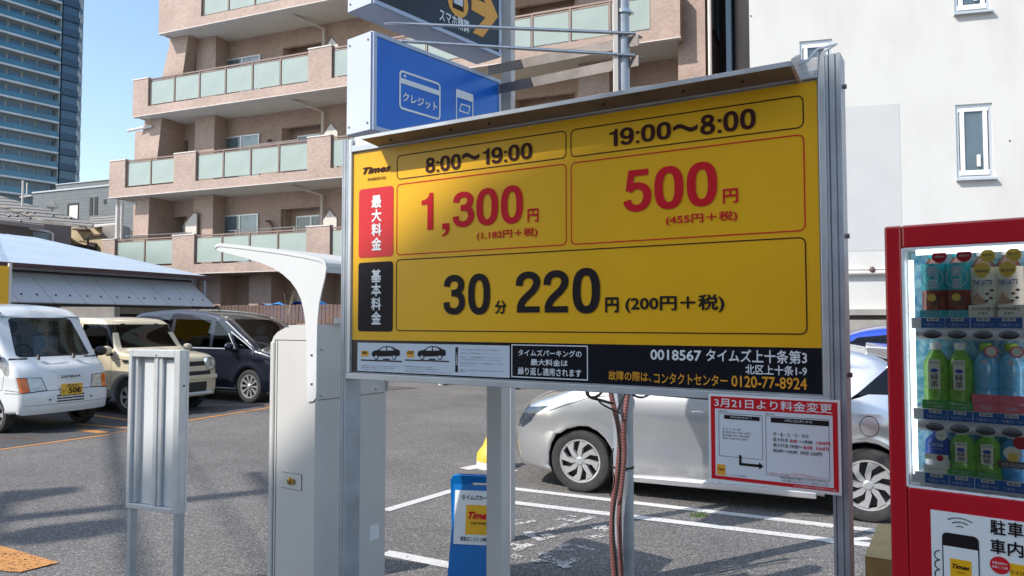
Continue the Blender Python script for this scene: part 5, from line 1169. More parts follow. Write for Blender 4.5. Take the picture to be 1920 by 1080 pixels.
def cond(pts, r=.0165, name='conduit', m_='conduit'):
    P = [at(u, v, Y) - Vector((rp.x, RPY, 0)) for u, v, Y in pts]; Q = []; rs = []
    L_ = 0
    for a, c in zip(P[:-1], P[1:]):
        n = max(2, int((c-a).length/.009))
        for i in range(n): Q.append(a+(c-a)*i/n)
    S_ = [sum((Q[max(0, min(len(Q)-1, i+k))] for k in range(-9, 10)), Vector())/19 for i in range(len(Q))]
    rs = [r*(1.0 if i % 2 else .91) for i in range(len(S_))]
    MB().tube(S_, rs, 10).build(name, m_, RP, smooth=False)
cond([(1138, 700, 4.53), (1150, 760, 4.52), (1163, 810, 4.50), (1160, 870, 4.50), (1150, 930, 4.50), (1146, 1000, 4.50), (1153, 1100, 4.50)])
cond([(1182, 700, 4.48), (1176, 745, 4.47), (1168, 800, 4.46), (1172, 850, 4.47), (1166, 900, 4.47), (1160, 960, 4.46), (1163, 1040, 4.46), (1166, 1100, 4.46)])
def cable(pts, r=.006, m_='cable_black', par=RP, nm='cable'):
    P = [at(u, v, Y) - Vector((rp.x, RPY, 0)) for u, v, Y in pts]; Q = []
    for i in range(len(P)-1):
        p0, p1, p2, p3 = P[max(0, i-1)], P[i], P[i+1], P[min(len(P)-1, i+2)]
        for k in range(6):
            t = k/6; Q.append(.5*((2*p1)+(p2-p0)*t+(2*p0-5*p1+4*p2-p3)*t*t+(3*p1-p0-3*p2+p3)*t**3))
    Q.append(P[-1]); MB().tube(Q, r, 6).build(nm, m_, par, smooth=True)
cable([(1185, 715, 4.42), (1160, 765, 4.40), (1158, 800, 4.40), (1163, 850, 4.40), (1160, 900, 4.41), (1150, 980, 4.42), (1158, 1090, 4.42)], .007)
cable([(1098, 715, 4.40), (1100, 738, 4.38), (1112, 745, 4.38), (1128, 735, 4.38), (1122, 715, 4.40)], .008); cable([(1104, 715, 4.42), (1104, 742, 4.41), (1125, 750, 4.41), (1150, 757, 4.42)], .008); cable([(1118, 745, 4.4), (1128, 757, 4.42), (1148, 768, 4.42), (1163, 775, 4.42)], .006)
cable([(1150, 840, 4.41), (1146, 870, 4.4), (1152, 900, 4.41), (1144, 930, 4.42)], .004); cable([(1185, 740, 4.5), (1205, 745, 4.5), (1230, 732, 4.55)], .007)
def bar(nm, label, cat, p0, p1, h, wd, m_, flange=True):
    p0, p1 = Vector(p0), Vector(p1); d = p1-p0; L_ = math.hypot(d.x, d.y); t = thing(nm, label, cat, tuple(p0), math.degrees(math.atan2(d.y, d.x))); k = d.z/L_
    q = lambda x, y, z: (x, y, z + k*x)
    def bx(x0, x1, y0, y1, z0, z1): return [q(x, y, z) for x, y, z in ((x0,y0,z0),(x1,y0,z0),(x1,y1,z0),(x0,y1,z0),(x0,y0,z1),(x1,y0,z1),(x1,y1,z1),(x0,y1,z1))]
    F = [(0,3,2,1),(4,5,6,7),(0,1,5,4),(1,2,6,5),(2,3,7,6),(3,0,4,7)]
    MB().add(bx(0, L_, 0, .008, -h/2, h/2), F).build('web', m_, t); MB().add(bx(0, L_, .0081, wd, h/2-.008, h/2), F).build('flange', m_, t)
    return t
bar('bracket_bar', 'upper of two grey angle steel bars joining the box sign post to the round pole', 'steel bar', at(915, 132, Yf-.05), at(1197, 75, RPY-.07), .068, .05, 'galv_dirty_shaded')
bar('bracket_bar', 'lower of two grey angle steel bars just above the yellow board', 'steel bar', at(934, 167, Yf-.02), at(1197, 113, RPY-.07), .068, .05, 'galv_dirty_shaded')  # both bars carry their shade in a darker steel colour
def rod(nm, label, p0, p1, r=.011):
    p0, p1 = Vector(p0), Vector(p1); o = MB().cyl((0,0,0), p1-p0, r, n=10).build(nm, 'steel', smooth=True); o.location = p0; tag(o, label, 'stay rod', 'stay rods of the box signs')
rod('stay_rod', 'upper thin steel stay rod crossing in front of the black arrow sign', at(720, 43, 4.62), at(1192, 63, RPY-.05)); rod('stay_rod', 'lower thin steel stay rod below the black arrow sign', at(752, 77, 4.55), at(1190, 104, RPY-.05))

# ================================================================== white square post, yellow pylon, folding sign
wp_ = at(940, 900, 3.72)
WP = thing('white_post', 'pale painted square post standing under the yellow board right of the blue folding sign', 'post', (wp_.x, wp_.y, 0), -24)
MB().box(-.083, 0, 0, .112, 0, 2.25).build('post_tube', 'machine_white', WP, bevel=.005); MB().box(-.12, .04, -.04, .15, 0, .012).build('base_plate', 'galv', WP)
yp = G(924, 876); YP = thing('yellow_pylon', 'yellow traffic pylon with white foot band half hidden behind the white square post', 'traffic cone', tuple(yp))
MB().lathe([(.175, .0), (.178, .075)], 24).build('foot_band', 'label_white', YP, smooth=True); MB().lathe([(.18, .076), (.172, .16), (.11, .24), (.072, .33), (.05, .50), (.045, .72), (0, .73)], 24).build('body', 'pylon_yellow', YP, smooth=True)
af = at(848, 900, 4.62); AF = thing('folding_sign', 'blue plastic folding sign with a white car share poster beside the white post', 'sign', (af.x-.012, af.y, 0), -9)
def fpanel(sg, nm):
    g = grp(nm, AF, (0, 0, 0)); g.rotation_euler = (R(-9*sg), 0, 0); g.location = (0 if sg > 0 else -.02, 0 if sg > 0 else .22, 0)
    W0 = .335; out = [(-.02, .0), (W0+.012, .0), (W0+.004, .30), (W0, .62), (W0-.012, .645), (W0-.04, .652), (.04, .652), (.012, .645), (0, .62), (-.004, .30)]
    s0, s1_ = (0, .035) if sg > 0 else (-.035, 0)
    m_ = MB(); hx0, hx1, hz0, hz1 = .115, .26, .585, .608
    m_.prism([(-.02, 0), (W0+.012, 0), (W0+.004, .30), (W0, hz0), (0, hz0), (-.004, .30)], s0, s1_).prism([(0, hz0), (hx0, hz0), (hx0, hz1), (0, hz1)], s0, s1_).prism([(hx1, hz0), (W0, hz0), (W0, hz1), (hx1, hz1)], s0, s1_).prism([(0, hz1), (W0, hz1), (W0, .62), (W0-.012, .645), (W0-.04, .652), (.04, .652), (.012, .645), (0, .62)], s0, s1_)
    m_.build('panel', 'frame_blue', g); return g
g = fpanel(1, 'front_leaf'); fpanel(-1, 'rear_leaf')
MB().box(.012, .322, -.004, -.0008, .235, .555).build('poster', 'label_white', g); MB().box(.085, .255, -.006, -.0045, .295, .470).build('logo_square', 'sign_yellow', g)
def ft(s, x0, z0, x1, z1, m_, bold=.02, **k): return txt(s, g, x0, z0, x1, z1, -.0075, m_, bold, **k)
ft('タイムズカーシェア', .055, .500, .30, .53, 'ink_black', .02); ft('Times', .10, .385, .24, .43, 'ink_red', .05, shear=.3); ft('CAR SHARE', .115, .355, .225, .370, 'ink_brown', .02); ft('検索はこちら 24時間受付中', .055, .255, .30, .282, 'ink_black', .01)

# ================================================================== metal notice stand (seen from behind)
q_ = at(338, 657, 4.2)
MS = thing('metal_notice_stand', 'aluminium notice stand seen from behind, two white panels on two legs', 'notice stand', (q_.x, q_.y, 0), -23.8)
m2 = lambda u, v: ST(MS, u, v, 0)
zt2, zb2 = m2(338, 657)[1], m2(335, 966)[1]; xL = m2(242, 654)[0]; fx = lambda u: m2(u, 760)[0]
MB().box(xL, 0, .052, .066, zb2, zt2).build('front_board', 'white_metal', MS)
MB().box(xL, xL+.026, 0, .066-.015, zb2, zt2).box(-.045, 0, 0, .066-.015, zb2, zt2).box(xL+.0265, -.0455, 0, .05, zt2-.042, zt2).box(xL+.0265, -.0455, 0, .05, zb2, zb2+.028).build('frame', 'alu', MS, bevel=.003)
MB().box(xL+.0265, xL+.055, .018, .05, zb2+.03, zt2-.045).box(fx(284), fx(300), .012, .05, zb2+.03, zt2-.045).box(fx(290), fx(293), .006, .0118, zb2+.03, zt2-.045).build('centre_bar', 'alu', MS, bevel=.002)
for a, c in ((fx(262), fx(284)-.003), (fx(301), -.050)): MB().box(a, c, .030, .05, zb2+.03, zt2-.06).build('back_panel', 'white_metal', MS)
for a, c in ((xL+.001, xL+.032), (-.040, -.001)): MB().box(a, c, .012, .055, 0, zb2-.001).build('leg', 'alu_dull', MS, bevel=.003)
MB().cyl((fx(291), -.003, zt2-.03), (fx(291), .001, zt2-.03), .004, n=8).cyl((.0, .03, zt2-.20), (.004, .03, zt2-.20), .006, n=8).build('screw', 'dark_plastic', MS)

# ================================================================== PAYMENT MACHINE with canopy
PM = thing('payment_machine', 'off-white parking payment machine seen from behind under a curved white canopy', 'payment machine', (-.974, 3.716, 0), -32)
pm = lambda u, v, y=0: ST(PM, u, v, y)
prof = [pm(u, v) for u, v in ((510.6, 637.5), (513, 631), (521, 622), (535, 614.5), (553, 610.5), (574, 608.5), (593, 608))]
xF = prof[0][0]; DM = .52
body = [(xF, 0)] + prof + [(0, prof[-1][1]), (0, 0)]
MB().prism(body, 0, DM).build('cabinet', 'machine_white', PM, bevel=.004)
zS = pm(540, 637.5)[1]
MB().box(xF+.02, -.0, -.0012, 0, zS-.002, zS+.001).box(xF+.022, xF+.026, -.0012, 0, 0, zS-.003).box(xF+.040, xF+.043, -.0012, 0, 0, zS-.003).build('panel_joint', 'dark_plastic', PM)
MB().box(xF-.012, xF+.018, -.004, DM+.004, 0, zS-.01).build('front_door', 'machine_white', PM, bevel=.006)
a = pm(529, 884); c = pm(566, 920); MB().box(a[0], c[0], -.002, 0, c[1], a[1]).build('lock_recess', 'dark_plastic', PM); MB().box(a[0]+.002, c[0]-.002, -.004, -.0021, c[1]+.002, a[1]-.002).build('lock_plate', 'machine_white', PM)
cx = (a[0]+c[0])/2; cz = (a[1]+c[1])/2; MB().lathe([(0, -.016), (.009, -.016), (.016, -.012), (.019, -.005)], 16, (cx-.008, 0, cz), 'y').box(cx, cx+.028, -.012, -.005, cz-.012, cz+.012).build('lock', 'brass', PM)
# canopy arms (side plates) and curved roof sheet
top_e = [(405, 461), (408, 457.5), (414, 456), (440, 458.5), (470, 462), (505, 466.5), (540, 471.5), (575, 477.5), (600, 483), (609, 487), (613, 493)]
rgt = [(613, 503), (609, 525), (604, 545), (599, 570), (596.5, 595), (595.5, 615), (594.5, 660), (594, 735), (593, 746), (588, 752), (583, 753)]
lft = [(577, 753), (576, 700), (575.5, 640), (573, 600), (570, 580), (565, 560), (557, 543), (546, 528), (532, 515), (514, 503), (490, 493), (462, 484), (436, 477), (412, 471), (406, 467)]
arm = [pm(u, v, -.004) for u, v in top_e + rgt + lft]
for y0, y1, nm in ((-.008, -.001, 'canopy_arm'), (DM+.001, DM+.008, 'canopy_arm')):
    bm_ = MB().prism(arm, y0, y1); me = bm_.mesh(nm, 'white_metal'); o = bpy.data.objects.new(nm, me); COL.objects.link(o); o.parent = PM
te = [pm(u, v, -.004) for u, v in top_e]; rs_ = MB(); n = len(te)
vs = [(x, -.012, z) for x, z in te] + [(x, DM+.012, z) for x, z in te] + [(x, -.012, z-.018) for x, z in te] + [(x, DM+.012, z-.018) for x, z in te]
fs = [(i, i+1, n+i+1, n+i) for i in range(n-1)] + [(2*n+i, 3*n+i, 3*n+i+1, 2*n+i+1) for i in range(n-1)] + [(i, 2*n+i, 2*n+i+1, i+1) for i in range(n-1)] + [(n+i, n+i+1, 3*n+i+1, 3*n+i) for i in range(n-1)] + [(0, n, 3*n, 2*n), (n-1, 3*n-1, 4*n-1, 2*n-1)]
rs_.add(vs, fs).build('canopy_roof', 'white_metal', PM, smooth=True)
zr = pm(604, 500)[1]; MB().box(te[-1][0]-.02, te[-1][0]-.002, .0, DM, zr-.03, te[-1][1]-.02).build('canopy_back_rail', 'alu_dull', PM)
for u, v in ((586.5, 665), (586.5, 719)): x, z = pm(u, v); MB().ball((x, -.010, z), .0075, .005, .0075, 10, 6).build('screw', 'steel', PM)
for y, z in ((.04, 1.46), (.19, 1.46), (.04, 1.23), (.44, 1.23)): MB().ball((.004, y, z), .005, .0075, .0075, 10, 6).build('screw', 'steel', PM)
MB().box(.0, .0012, .02, DM-.02, 1.205, 1.208).build('panel_joint', 'dark_plastic', PM); MB().box(.0, .03, .12, .22, 1.585, 1.615).build('lamp_bracket', 'white_metal', PM, bevel=.004)
MB().tube([(.02, .22, 1.60), (.045, .25, 1.58), (.035, .24, 1.52), (.006, .20, 1.49)], .005, 6).build('cable', 'cable_black', PM, smooth=True)
MB().box(.0, .0015, .40, .47, .42, .50).build('sticker', 'label_white', PM)
o = MB().box(.0, .0008, .30, .40, 1.42, 1.425).build('panel_joint', 'dark_plastic', PM)

# ================================================================== VENDING MACHINE
vf = at(1657, 425, 2.0)
VM = thing('vending_machine', 'red drinks vending machine with lit-less glass display at the right edge', 'vending machine', (vf.x, vf.y, 0), -38)
vm = lambda u, v, y=0: ST(VM, u, v, y)
VM['label'] = 'red drinks vending machine with a glass display window at the right edge'
VH = vf.z; wx0, wz1 = vm(1690.5, 466); wz0 = (vm(1693, 915)[1] + vm(1900, 932)[1])/2; wx1 = vm(1950, 500)[0]; VW = 1.02; VD = .70
MB().box(0, wx0, 0, .12, 0, VH).box(wx0, VW, 0, .12, wz1, VH).box(wx0, VW, 0, .12, 0, wz0).box(wx1, VW, 0, .12, wz0, wz1).build('door_frame', 'vend_red', VM, bevel=.006)
MB().box(.0, VW, .121, VD, 0, VH-.004).build('cabinet', 'vend_red', VM, bevel=.004)
MB().box(wx0-.002, wx0+.004, .002, .119, wz0, wz1).box(wx0+.004, wx1, .002, .119, wz0-.002, wz0+.004).box(wx0+.004, wx1, .002, .119, wz1-.004, wz1+.002).build('window_trim', 'vend_grey', VM)
MB().box(wx0+.005, wx1, .088, .092, wz0+.005, wz1-.005).build('back_panel', 'ice_back', VM)
MB().box(wx0, wx1, .006, .009, wz0, wz1).build('window_glass', 'show_glass', VM)
LT = grp('display_light', VM, (0, 0, 0)); MB().cyl((wx0+.016, .030, wz0+.03), (wx0+.016, .030, wz1-.03), .0065, n=10).build('light_tube', 'tube_light', LT, smooth=True); MB().cyl((wx0+.03, .024, wz1-.012), (wx1-.01, .024, wz1-.012), .0065, n=10).build('light_tube', 'tube_light', LT, smooth=True); MB().cyl((wx1-.012, .030, wz0+.03), (wx1-.012, .030, wz1-.03), .0065, n=10).build('light_tube', 'tube_light', LT, smooth=True)
rows = [vm(1760, 594.5, .06)[1], vm(1760, 764, .06)[1], vm(1760, 882, .06)[1]]
xs_ = [vm(u, 560, .055)[0] for u in (1752.5, 1798, 1845.5, 1893)]; xb0 = vm(1710, 610, .03)[0]
prices = (('¥140', '¥140', '¥170', '¥170'), ('¥170', '¥170', '¥160', '¥160'), ('¥160', '¥140', '¥140', '¥130'))
for r_i, z in enumerate(rows):
    rack = grp('shelf', VM, (0, 0, z)); MB().box(xb0, wx1, .022, .087, -.006, -.001).build('shelf_plate', 'vend_grey', rack)
    MB().box(xb0, wx1, .020, .0215, -.030, -.001).build('label_rail', 'vend_grey', rack)
    mb = MB(); n = 12; pr = [(.0 + .021*(1-math.cos(math.pi*i/n/1)) if False else .021 - .014*math.sin(math.pi*i/n), -.031 - .027*i/n) for i in range(n+1)]; mb.prism(pr + [(.05, -.058), (.05, -.031)], xb0+.012, wx1, 'x'); mb.build('button_rail', 'vend_grey', rack)
    for k, x in enumerate(xs_):
        c = grp('price_tag', rack, (x, .0195, -.028)); MB().box(-.027, .027, -.001, 0, 0, .026).build('tag_card', 'ink_blue', c); MB().box(-.014, .014, -.002, -.0011, .017, .0255).build('price_card', 'label_white', c)
        txt(prices[r_i][k], c, -.011, .0185, .011, .0245, -.0026, 'ink_black', .02, res=2); txt('つめた～い', c, -.022, .004, .022, .0125, -.0015, 'paper', .0, res=2)
        MB().ball((x, .0070, -.0450), .0215, .0055, .0105, 18, 8).build('button', 'dark_plastic', rack, smooth=True)
# hand-drawn poster below the window
px0, pz1 = vm(1745, 955); MB().box(px0, VW-.06, -.003, -.0002, .30, pz1).build('poster', 'label_white', VM)
pv = lambda u, v: vm(u, v, -.0045)
def pbox(u0, v0, u1, v1, m_, y=-.0045, nm='poster_print', r=.0):
    x0, z1 = pv(u0, v0); x1, z0 = pv(u1, v1)
    if r: return fillrr(VM, x0, z0, x1, z1, r, y, m_, nm)
    return MB().box(x0, x1, y, y+.0006, z0, z1).build(nm, m_, VM)
x0, z1 = pv(1766, 997); x1, _ = pv(1835, 1002); z0 = z1-.20
fillrr(VM, x0, z0, x1, z1, .012, -.0045, 'ink_black', 'poster_print'); MB().box(x0+.0025, x1-.0025, -.0056, -.005, z0+.01, z1-.033).build('poster_print', 'label_white', VM)
xm = (x0+x1)/2
pts = []; 
for i, r_ in enumerate((.010, .024, .038)):
    m_ = MB(); cz_ = z1+.012; N_ = 12; vs = []
    for k in range(N_+1):
        a = R(48 + 84*k/N_); vs += [(xm + r_*math.cos(a), -.0045, cz_ + r_*math.sin(a)*.72), (xm + (r_+.0028)*math.cos(a), -.0045, cz_ + (r_+.0028)*math.sin(a)*.72)]
    m_.add(vs, [(2*k, 2*k+1, 2*k+3, 2*k+2) for k in range(N_)]); m_.build('poster_print', 'ink_black', VM)
for k in range(5):
    p = circle((x0-.006, z1-.06-.024*k), .013, 16); pi = circle((x0-.006, z1-.06-.024*k), .0105, 16); p = p[4:13]; pi = pi[4:13]
    n = len(p); MB().add([(a, -.0044, c) for a, c in p] + [(a, -.0044, c) for a, c in pi], [(i, i+1, n+i+1, n+i) for i in range(n-1)]).build('poster_print', 'ink_black', VM)
th = [(x1-.010, z1-.11), (x1-.003, z1-.098), (x1+.006, z1-.10), (x1+.014, z1-.118), (x1+.028, z1-.155), (x1+.03, z1-.19)]; th2 = [(x1-.010, z1-.11), (x1-.008, z1-.135), (x1+.002, z1-.165), (x1+.004, z1-.19)]
for T3 in (th, th2):
    m_ = MB(); m_.add([(a, -.0062, c) for a, c in T3] + [(a+.003, -.0062, c) for a, c in T3], [(i, i+1, len(T3)+i+1, len(T3)+i) for i in range(len(T3)-1)]); m_.build('poster_print', 'ink_black', VM)
MB().box(xm-.023, xm+.023, -.0064, -.0058, z1-.108, z1-.062).build('poster_print', 'sign_yellow', VM); txt('Times', VM, xm-.019, z1-.086, xm+.019, z1-.074, -.0070, 'ink_brown', .04, shear=.3); txt('PARKING', VM, xm-.009, z1-.096, xm+.009, z1-.092, -.0070, 'ink_brown', 0)
sz = pv(1886, 985)[0]-pv(1857, 985)[0]
for r_i, s in enumerate(('駐車', '車内')):
    xx, zz = pv(1857, (1001, 1037)[r_i]); hh = pv(1860, 973)[1]-pv(1860, 1001)[1]
    for k, ch in enumerate(s): txt(ch, VM, xx + k*(sz*1.12), zz, xx + k*(sz*1.12) + sz, zz+hh, -.0048, 'ink_black', .02)
c = pv(1875, 1060); p = circle(c, .021, 24); MB().add([(a, -.0045, z) for a, z in p], [tuple(range(24))]).build('poster_print', 'sign_red', VM)
txt('貴重品車内の', VM, c[0]-.016, c[1]+.002, c[0]+.016, c[1]+.008, -.0052, 'ink_white', 0, res=1); txt('放置にご注意', VM, c[0]-.016, c[1]-.008, c[0]+.016, c[1]-.002, -.0052, 'ink_white', 0, res=1)
pbox(1893, 1056, 1990, 1100, 'sign_yellow', -.0042); x_, z_ = pv(1895, 1075); txt('および', VM, x_, z_, x_+.028, z_+.009, -.0050, 'ink_black', 0)

# ---- bottles behind the glass
mat('tea_teal', (0.039, 0.445, 0.503), .3, var=.05, vs=40); mat('tea_brown', (0.3, 0.075, 0.039), .15, coat=.5, var=.3, vs=30); mat('latte', (0.59, 0.358, 0.228), .3, var=.1, vs=60); mat('latte_label', (0.85, 0.85, 0.706), .4); mat('dark_brown', (0.155, 0.075, 0.053), .3)
mat('green_tea', (0.242, 0.532, 0.082), .15, coat=.5, var=.3, vs=60); mat('green_label', (0.082, 0.387, 0.082), .4, var=.2, vs=50); mat('clear_blue', (0.184, 0.561, 0.85), .1, coat=.5, var=.2, vs=50); mat('pink', (0.85, 0.184, 0.228), .4); mat('deep_blue', (0.039, 0.097, 0.445), .3, var=.1, vs=30); mat('cap_white', (0.85, 0.85, 0.85), .4); mat('cap_green', (0.372, 0.662, 0.082), .4); mat('gold', (0.85, 0.619, 0.082), .4); mat('cocoa_blue', (0.082, 0.372, 0.735), .3, var=.25, vs=60)
def bottle(label, xi, row, h, r, body, cap, bands=(), grp_=None, extra=None):
    # local origin at the bottle's foot; square-shouldered plastic bottle
    a = VM.rotation_euler.z; lx, ly = xs_[xi], .054
    wx_, wy_ = VM.location.x + lx*math.cos(a) - ly*math.sin(a), VM.location.y + lx*math.sin(a) + ly*math.cos(a)
    t = thing('drink_bottle', label, 'bottle', (wx_, wy_, rows[row]), -38, grp_)
    pr = [(0, 0), (r*.85, 0), (r, .008), (r, h*.30), (r*.95, h*.32), (r, h*.34), (r, h*.66), (r*.93, h*.72), (r*.70, h*.80), (r*.42, h*.87), (r*.40, h*.90), (0, h*.90)]
    MB().lathe(pr, 24).build('bottle_body', body, t, smooth=True); MB().lathe([(r*.46, h*.885), (r*.48, h*.90), (r*.48, h*.99), (r*.40, h), (0, h)], 18).build('cap', cap, t, smooth=True)
    for z0, z1, m_, f in bands:
        MB().lathe([(r*f+.0006, h*z0), (r*f+.0008, h*(z0+z1)/2), (r*f+.0006, h*z1)], 24).build('label_sleeve', m_, t, smooth=True)
    if extra: extra(t, h, r)
    return t
def disc(t, x, z, rad, y, m_, nm='label_print', rx=None): p = circle((x, z), rad, 20, rx); MB().add([(a, y, c) for a, c in p], [tuple(range(20))]).build(nm, m_, t)
def bt(t, s, x0, z0, x1, z1, y, m_, bold=.0): txt(s, t, x0, z0, x1, z1, y, m_, bold, name='label_print', res=2)
def mug(t, h, r):
    y = -r-.0018; p = circle((0, h*.58), r*.86, 24); pi = circle((0, h*.58), r*.80, 24); ring(MB(), p, pi, y).build('label_print', 'paper', t)
    bt(t, '麦', -.012, h*.60, .012, h*.76, y, 'paper', .02); bt(t, '茶', -.012, h*.42, .012, h*.57, y, 'paper', .02)
    disc(t, .006, h*.24, .014, y, 'dark_brown'); disc(t, -.002, h*.29, .010, y-.0006, 'gold'); MB().box(-r*1.02, r*1.02, y, y+.001, .0, h*.10).build('label_print', 'tea_teal', t); bt(t, '香ばしく', -.018, h*.055, .018, h*.085, y-.001, 'paper'); bt(t, '麦茶ブレンド', -.020, h*.015, .020, h*.045, y-.001, 'paper')
    disc(t, r*.62, h*.90, .017, y-.004, 'vend_red'); bt(t, '600ml', r*.62-.011, h*.88, r*.62+.011, h*.91, y-.005, 'paper')
def lat(t, h, r):
    y = -r-.0018; disc(t, 0, h*.68, .018, y, 'gold'); disc(t, 0, h*.63, .012, y-.0003, 'gold'); bt(t, 'GEORGIA', -.014, h*.64, .014, h*.68, y-.001, 'dark_brown', .02); bt(t, 'THE LATTE', -.021, h*.46, .021, h*.53, y, 'ink_blue', .02); bt(t, 'カフェラテ', -.014, h*.43, .014, h*.445, y, 'dark_brown')
    p = [(-.024, h*.19), (-.012, h*.36), (-.006, h*.30), (.012, h*.19)]; MB().add([(a, y, c) for a, c in p], [(0, 1, 2, 3)]).build('label_print', 'latte', t)
    for a, c in ((.010, .33), (.018, .27), (.008, .23), (.02, .38)): disc(t, a, h*c, .003, y, 'dark_brown', rx=.0045)
    MB().box(-r*1.02, r*1.02, y-.001, y+.001, .0, h*.17).build('label_print', 'latte_label', t); bt(t, 'まろやかな甘さ', -.023, h*.09, .023, h*.14, y-.002, 'dark_brown', .02); bt(t, 'かおり', -.010, h*.03, .010, h*.07, y-.002, 'dark_brown', .02)
    disc(t, r*.45, h*.875, .0165, y-.004, 'gold'); bt(t, '新あじわい', r*.45-.011, h*.875, r*.45+.011, h*.91, y-.005, 'dark_brown', .02)
def aya(t, h, r):
    y = -r-.0018; MB().box(-.013, .013, y-.0002, y+.001, h*.30, h*.74).build('label_print', 'latte_label', t); bt(t, '急須のお茶', -.010, h*.67, .010, h*.72, y-.001, 'ink_black', .0); disc(t, 0, h*.575, .005, y-.0008, 'deep_blue', rx=.009); bt(t, '緑', -.009, h*.43, .009, h*.53, y-.001, 'ink_black', .01); bt(t, '茶', -.009, h*.32, .009, h*.42, y-.001, 'ink_black', .01)
    MB().box(-r*1.0, r*1.0, y-.001, y+.001, .0, h*.13).build('label_print', 'green_label', t); bt(t, '本格のおいしさ', -.02, h*.07, .02, h*.11, y-.002, 'latte_label'); bt(t, 'ふくよかな香り', -.02, h*.02, .02, h*.055, y-.002, 'latte_label')
def momo(t, h, r):
    y = -r-.0018
    for k in range(5): a = R(90+72*k); disc(t, .0045*math.cos(a), h*.72+.0045*math.sin(a), .0035, y, 'paper')
    bt(t, 'い', -.004, h*.58, .004, h*.63, y, 'paper'); bt(t, 'ろ', -.004, h*.50, .004, h*.55, y, 'paper'); bt(t, 'は', -.004, h*.42, .004, h*.47, y, 'paper'); bt(t, 'す', -.004, h*.34, .004, h*.39, y, 'paper')
    MB().box(-r, r, y-.0004, y+.001, h*.13, h*.25).build('label_print', 'pink', t); MB().box(-r, r, y-.001, y+.001, .0, h*.125).build('label_print', 'pink', t); bt(t, '白桃', -.012, h*.03, .012, h*.09, y-.002, 'paper'); disc(t, r*.5, h*.88, .015, y-.003, 'pink'); disc(t, r*.5, h*.88, .011, y-.004, 'latte_label')
def blu(t, h, r):
    y = -r-.0018; bt(t, '紅茶花伝', -.016, h*.60, .016, h*.67, y, 'paper', .01); bt(t, 'ロイヤル', -.012, h*.52, .012, h*.56, y, 'paper'); MB().box(-r*.9, r*.9, y-.0004, y+.001, h*.30, h*.42).build('label_print', 'latte_label', t); disc(t, .008, h*.34, .008, y-.001, 'vend_red'); MB().box(-r*1.02, r*1.02, y-.001, y+.001, 0, h*.17).build('label_print', 'latte_label', t); bt(t, 'ミルクティー', -.02, h*.05, .02, h*.11, y-.002, 'dark_brown'); disc(t, r*.4, h*.86, .013, y-.003, 'latte_label'); bt(t, '期間限定', r*.4-.009, h*.85, r*.4+.009, h*.88, y-.004, 'dark_brown')
def coc(t, h, r):
    y = -r-.0018; disc(t, 0, h*.52, .014, y, 'gold'); disc(t, 0, h*.60, .016, y-.0004, 'latte_label', rx=.02); disc(t, 0, h*.53, .010, y-.001, 'gold'); MB().box(-r*1.0, r*1.0, y-.001, y+.001, h*.28, h*.42).build('label_print', 'dark_brown', t); bt(t, 'ICE COCOA', -.023, h*.31, .023, h*.39, y-.002, 'paper', .02); disc(t, r*.55, h*.84, .016, y-.003, 'vend_red')
vh = lambda r_i, v, u=1800: vm(u, v, .05)[1] - rows[r_i]
h1, h2, h3 = vh(0, 468), vh(1, 642), vh(2, 805)
rb = .0295
for i, s in ((0, 'barley tea bottle with teal label, top row, leftmost in the vending window'), (1, 'barley tea bottle with teal label, top row, beside the latte bottles')): bottle(s, i, 0, h1, rb, 'tea_brown', 'tea_teal', ((.40, .80, 'tea_teal', .985),), 'teal labelled barley tea bottles', mug)
for i, s in ((2, 'brown and cream latte bottle, top row, next to the barley tea'), (3, 'brown and cream latte bottle, top row, nearest the right edge')): bottle(s, i, 0, h1, rb+.001, 'dark_brown', 'cap_white', ((.17, .72, 'latte_label', 1.0),), 'brown and cream latte bottles', lat)
for i, s in ((0, 'green tea bottle, middle row, leftmost in the vending window'), (1, 'green tea bottle, middle row, beside the clear peach water')): bottle(s, i, 1, h2, rb, 'green_tea', 'cap_white', ((.13, .30, 'green_tea', 1.0),), 'green tea bottles', aya)
for i, s in ((2, 'clear blue water bottle with pink peach label, middle row, next to the green tea'), (3, 'clear blue water bottle with pink peach label, middle row, at the right edge')): bottle(s, i, 1, h2, rb, 'clear_blue', 'cap_green', (), 'peach water bottles', momo)
bottle('dark blue and white milk tea bottle, bottom row, leftmost', 0, 2, h3, rb, 'deep_blue', 'deep_blue', ((.16, .30, 'cap_white', 1.0),), None, blu)
for i, s in ((1, 'short green tea bottle, bottom row, beside the dark blue milk tea'), (2, 'short green tea bottle, bottom row, beside the iced cocoa')): bottle(s, i, 2, h3, rb*1.05, 'green_tea', 'cap_white', (), 'green tea bottles', aya)
bottle('light blue and brown iced cocoa bottle, bottom row, at the right edge', 3, 2, h3, rb*1.05, 'cocoa_blue', 'cap_white', (), None, coc)

# ---- brown carton beside the vending machine
CT = thing('brown_carton', 'brown glossy carton standing on the ground left of the red vending machine', 'box', (1.556, 3.34, 0), -31)
MB().box(0, .42, 0, .006, 0, .56).box(0, .006, .0065, .62, 0, .56).box(.414, .42, .0065, .62, 0, .56).box(.0065, .4135, .612, .618, 0, .56).build('carton_walls', 'cardboard', CT)
MB().box(.0, .42, -.002, .62, .5605, .566).build('top_flap', 'cardboard', CT); MB().box(.18, .24, -.003, .622, .5665, .568).build('tape', 'brass', CT)
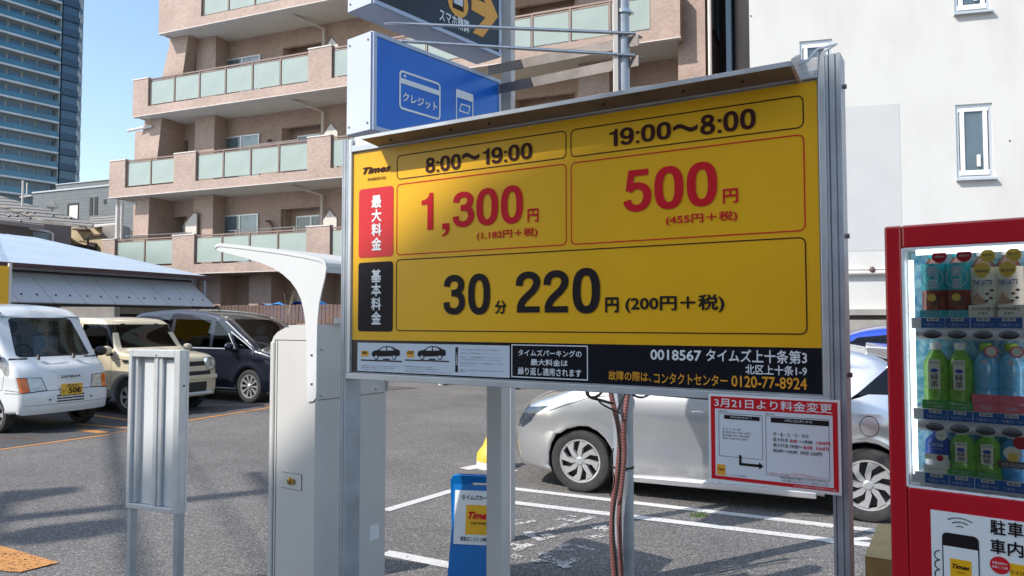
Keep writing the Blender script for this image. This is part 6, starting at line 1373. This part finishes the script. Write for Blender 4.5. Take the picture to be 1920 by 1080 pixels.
# grass tuft in the paint lines
mb = MB(); random.seed(11)
for i in range(60):
    a = random.uniform(0, 6.28); r_ = random.uniform(0, .07); x, y = r_*math.cos(a), r_*math.sin(a)*.6; l_ = random.uniform(.015, .05); d = random.uniform(0, 6.28)
    mb.add([(x-.004, y, 0), (x+.004, y, 0), (x+.5*l_*math.cos(d), y+.5*l_*math.sin(d), l_)], [(0, 1, 2)])
gt = tag(mb.build('grass_tuft', 'leaf'), kind='stuff'); gt.location = G(1310, 968)

# ================================================================== STREET BEHIND THE CAMERA (casts the shade on the board)
OB = thing('corner_building', 'tall stepped building across the street behind the camera that shades the price board', 'building', (0, 0, 0), -60.99)
mo = 13.0; TT = math.tan(SUN_EL)
pl_ = [(-5.05, -3), (-5.0, .75), (-4.87, 1.0), (-4.61, 1.36), (-3.99, 1.65), (-3.73, 2.03), (-3.35, 2.9), (-3.03, 3.30), (-2.79, 3.60), (-2.3, 4.0), (-1.7, 4.45), (10, 4.55), (10, -3)]
sil = [(l, h + mo*TT) for l, h in pl_]; sil[0] = (-5.05, 0); sil[-1] = (10, 0)
MB().prism(sil, -mo, -mo-9).build('wall', 'brown_wall', OB)
for fl in range(4):
    for k in range(7): MB().box(-4.2+k*1.9, -3.0+k*1.9, -mo+.03, -mo+.001, 1.2+fl*2.9, 2.7+fl*2.9).build('window', 'window_glass', OB)
l_, m_p = -7.33, 11.0; ex, ey = .4849, -.8746
up_ = Vector((l_*ex + m_p*SH.x, l_*ey + m_p*SH.y, 0))
UP = thing('utility_pole', 'concrete utility pole with transformers and cables across the street behind the camera', 'utility pole', tuple(up_), -60.99)
MB().cyl((0,0,0), (0,0,12.6), .17, .11, 16).build('pole_shaft', 'concrete', UP, smooth=True)
MB().box(-1.2, 1.1, -.05, .05, 9.9, 10.0).box(-1.0, 1.0, -.05, .05, 12.0, 12.1).build('cross_arm', 'galv', UP)
MB().cyl((-.95, 0, 10.05), (-.95, 0, 10.35), .20, n=16).build('transformer', 'galv', UP); MB().cyl((.65, 0, 10.3), (.65, 0, 10.62), .28, n=16).build('transformer', 'galv', UP); MB().box(-1.0, -.65, .25, .5, 9.6, 9.75).build('switch_box', 'galv', UP)
for z, y, r_ in ((10.9, .3, .022), (11.35, -.25, .028), (11.75, .1, .018), (9.3, .2, .03)):
    MB().tube([(x, y + .01*x, z + .0016*(x-0)**2 - .3) for x in range(-26, 27, 2)], r_, 6).build('cable', 'cable_black', UP)
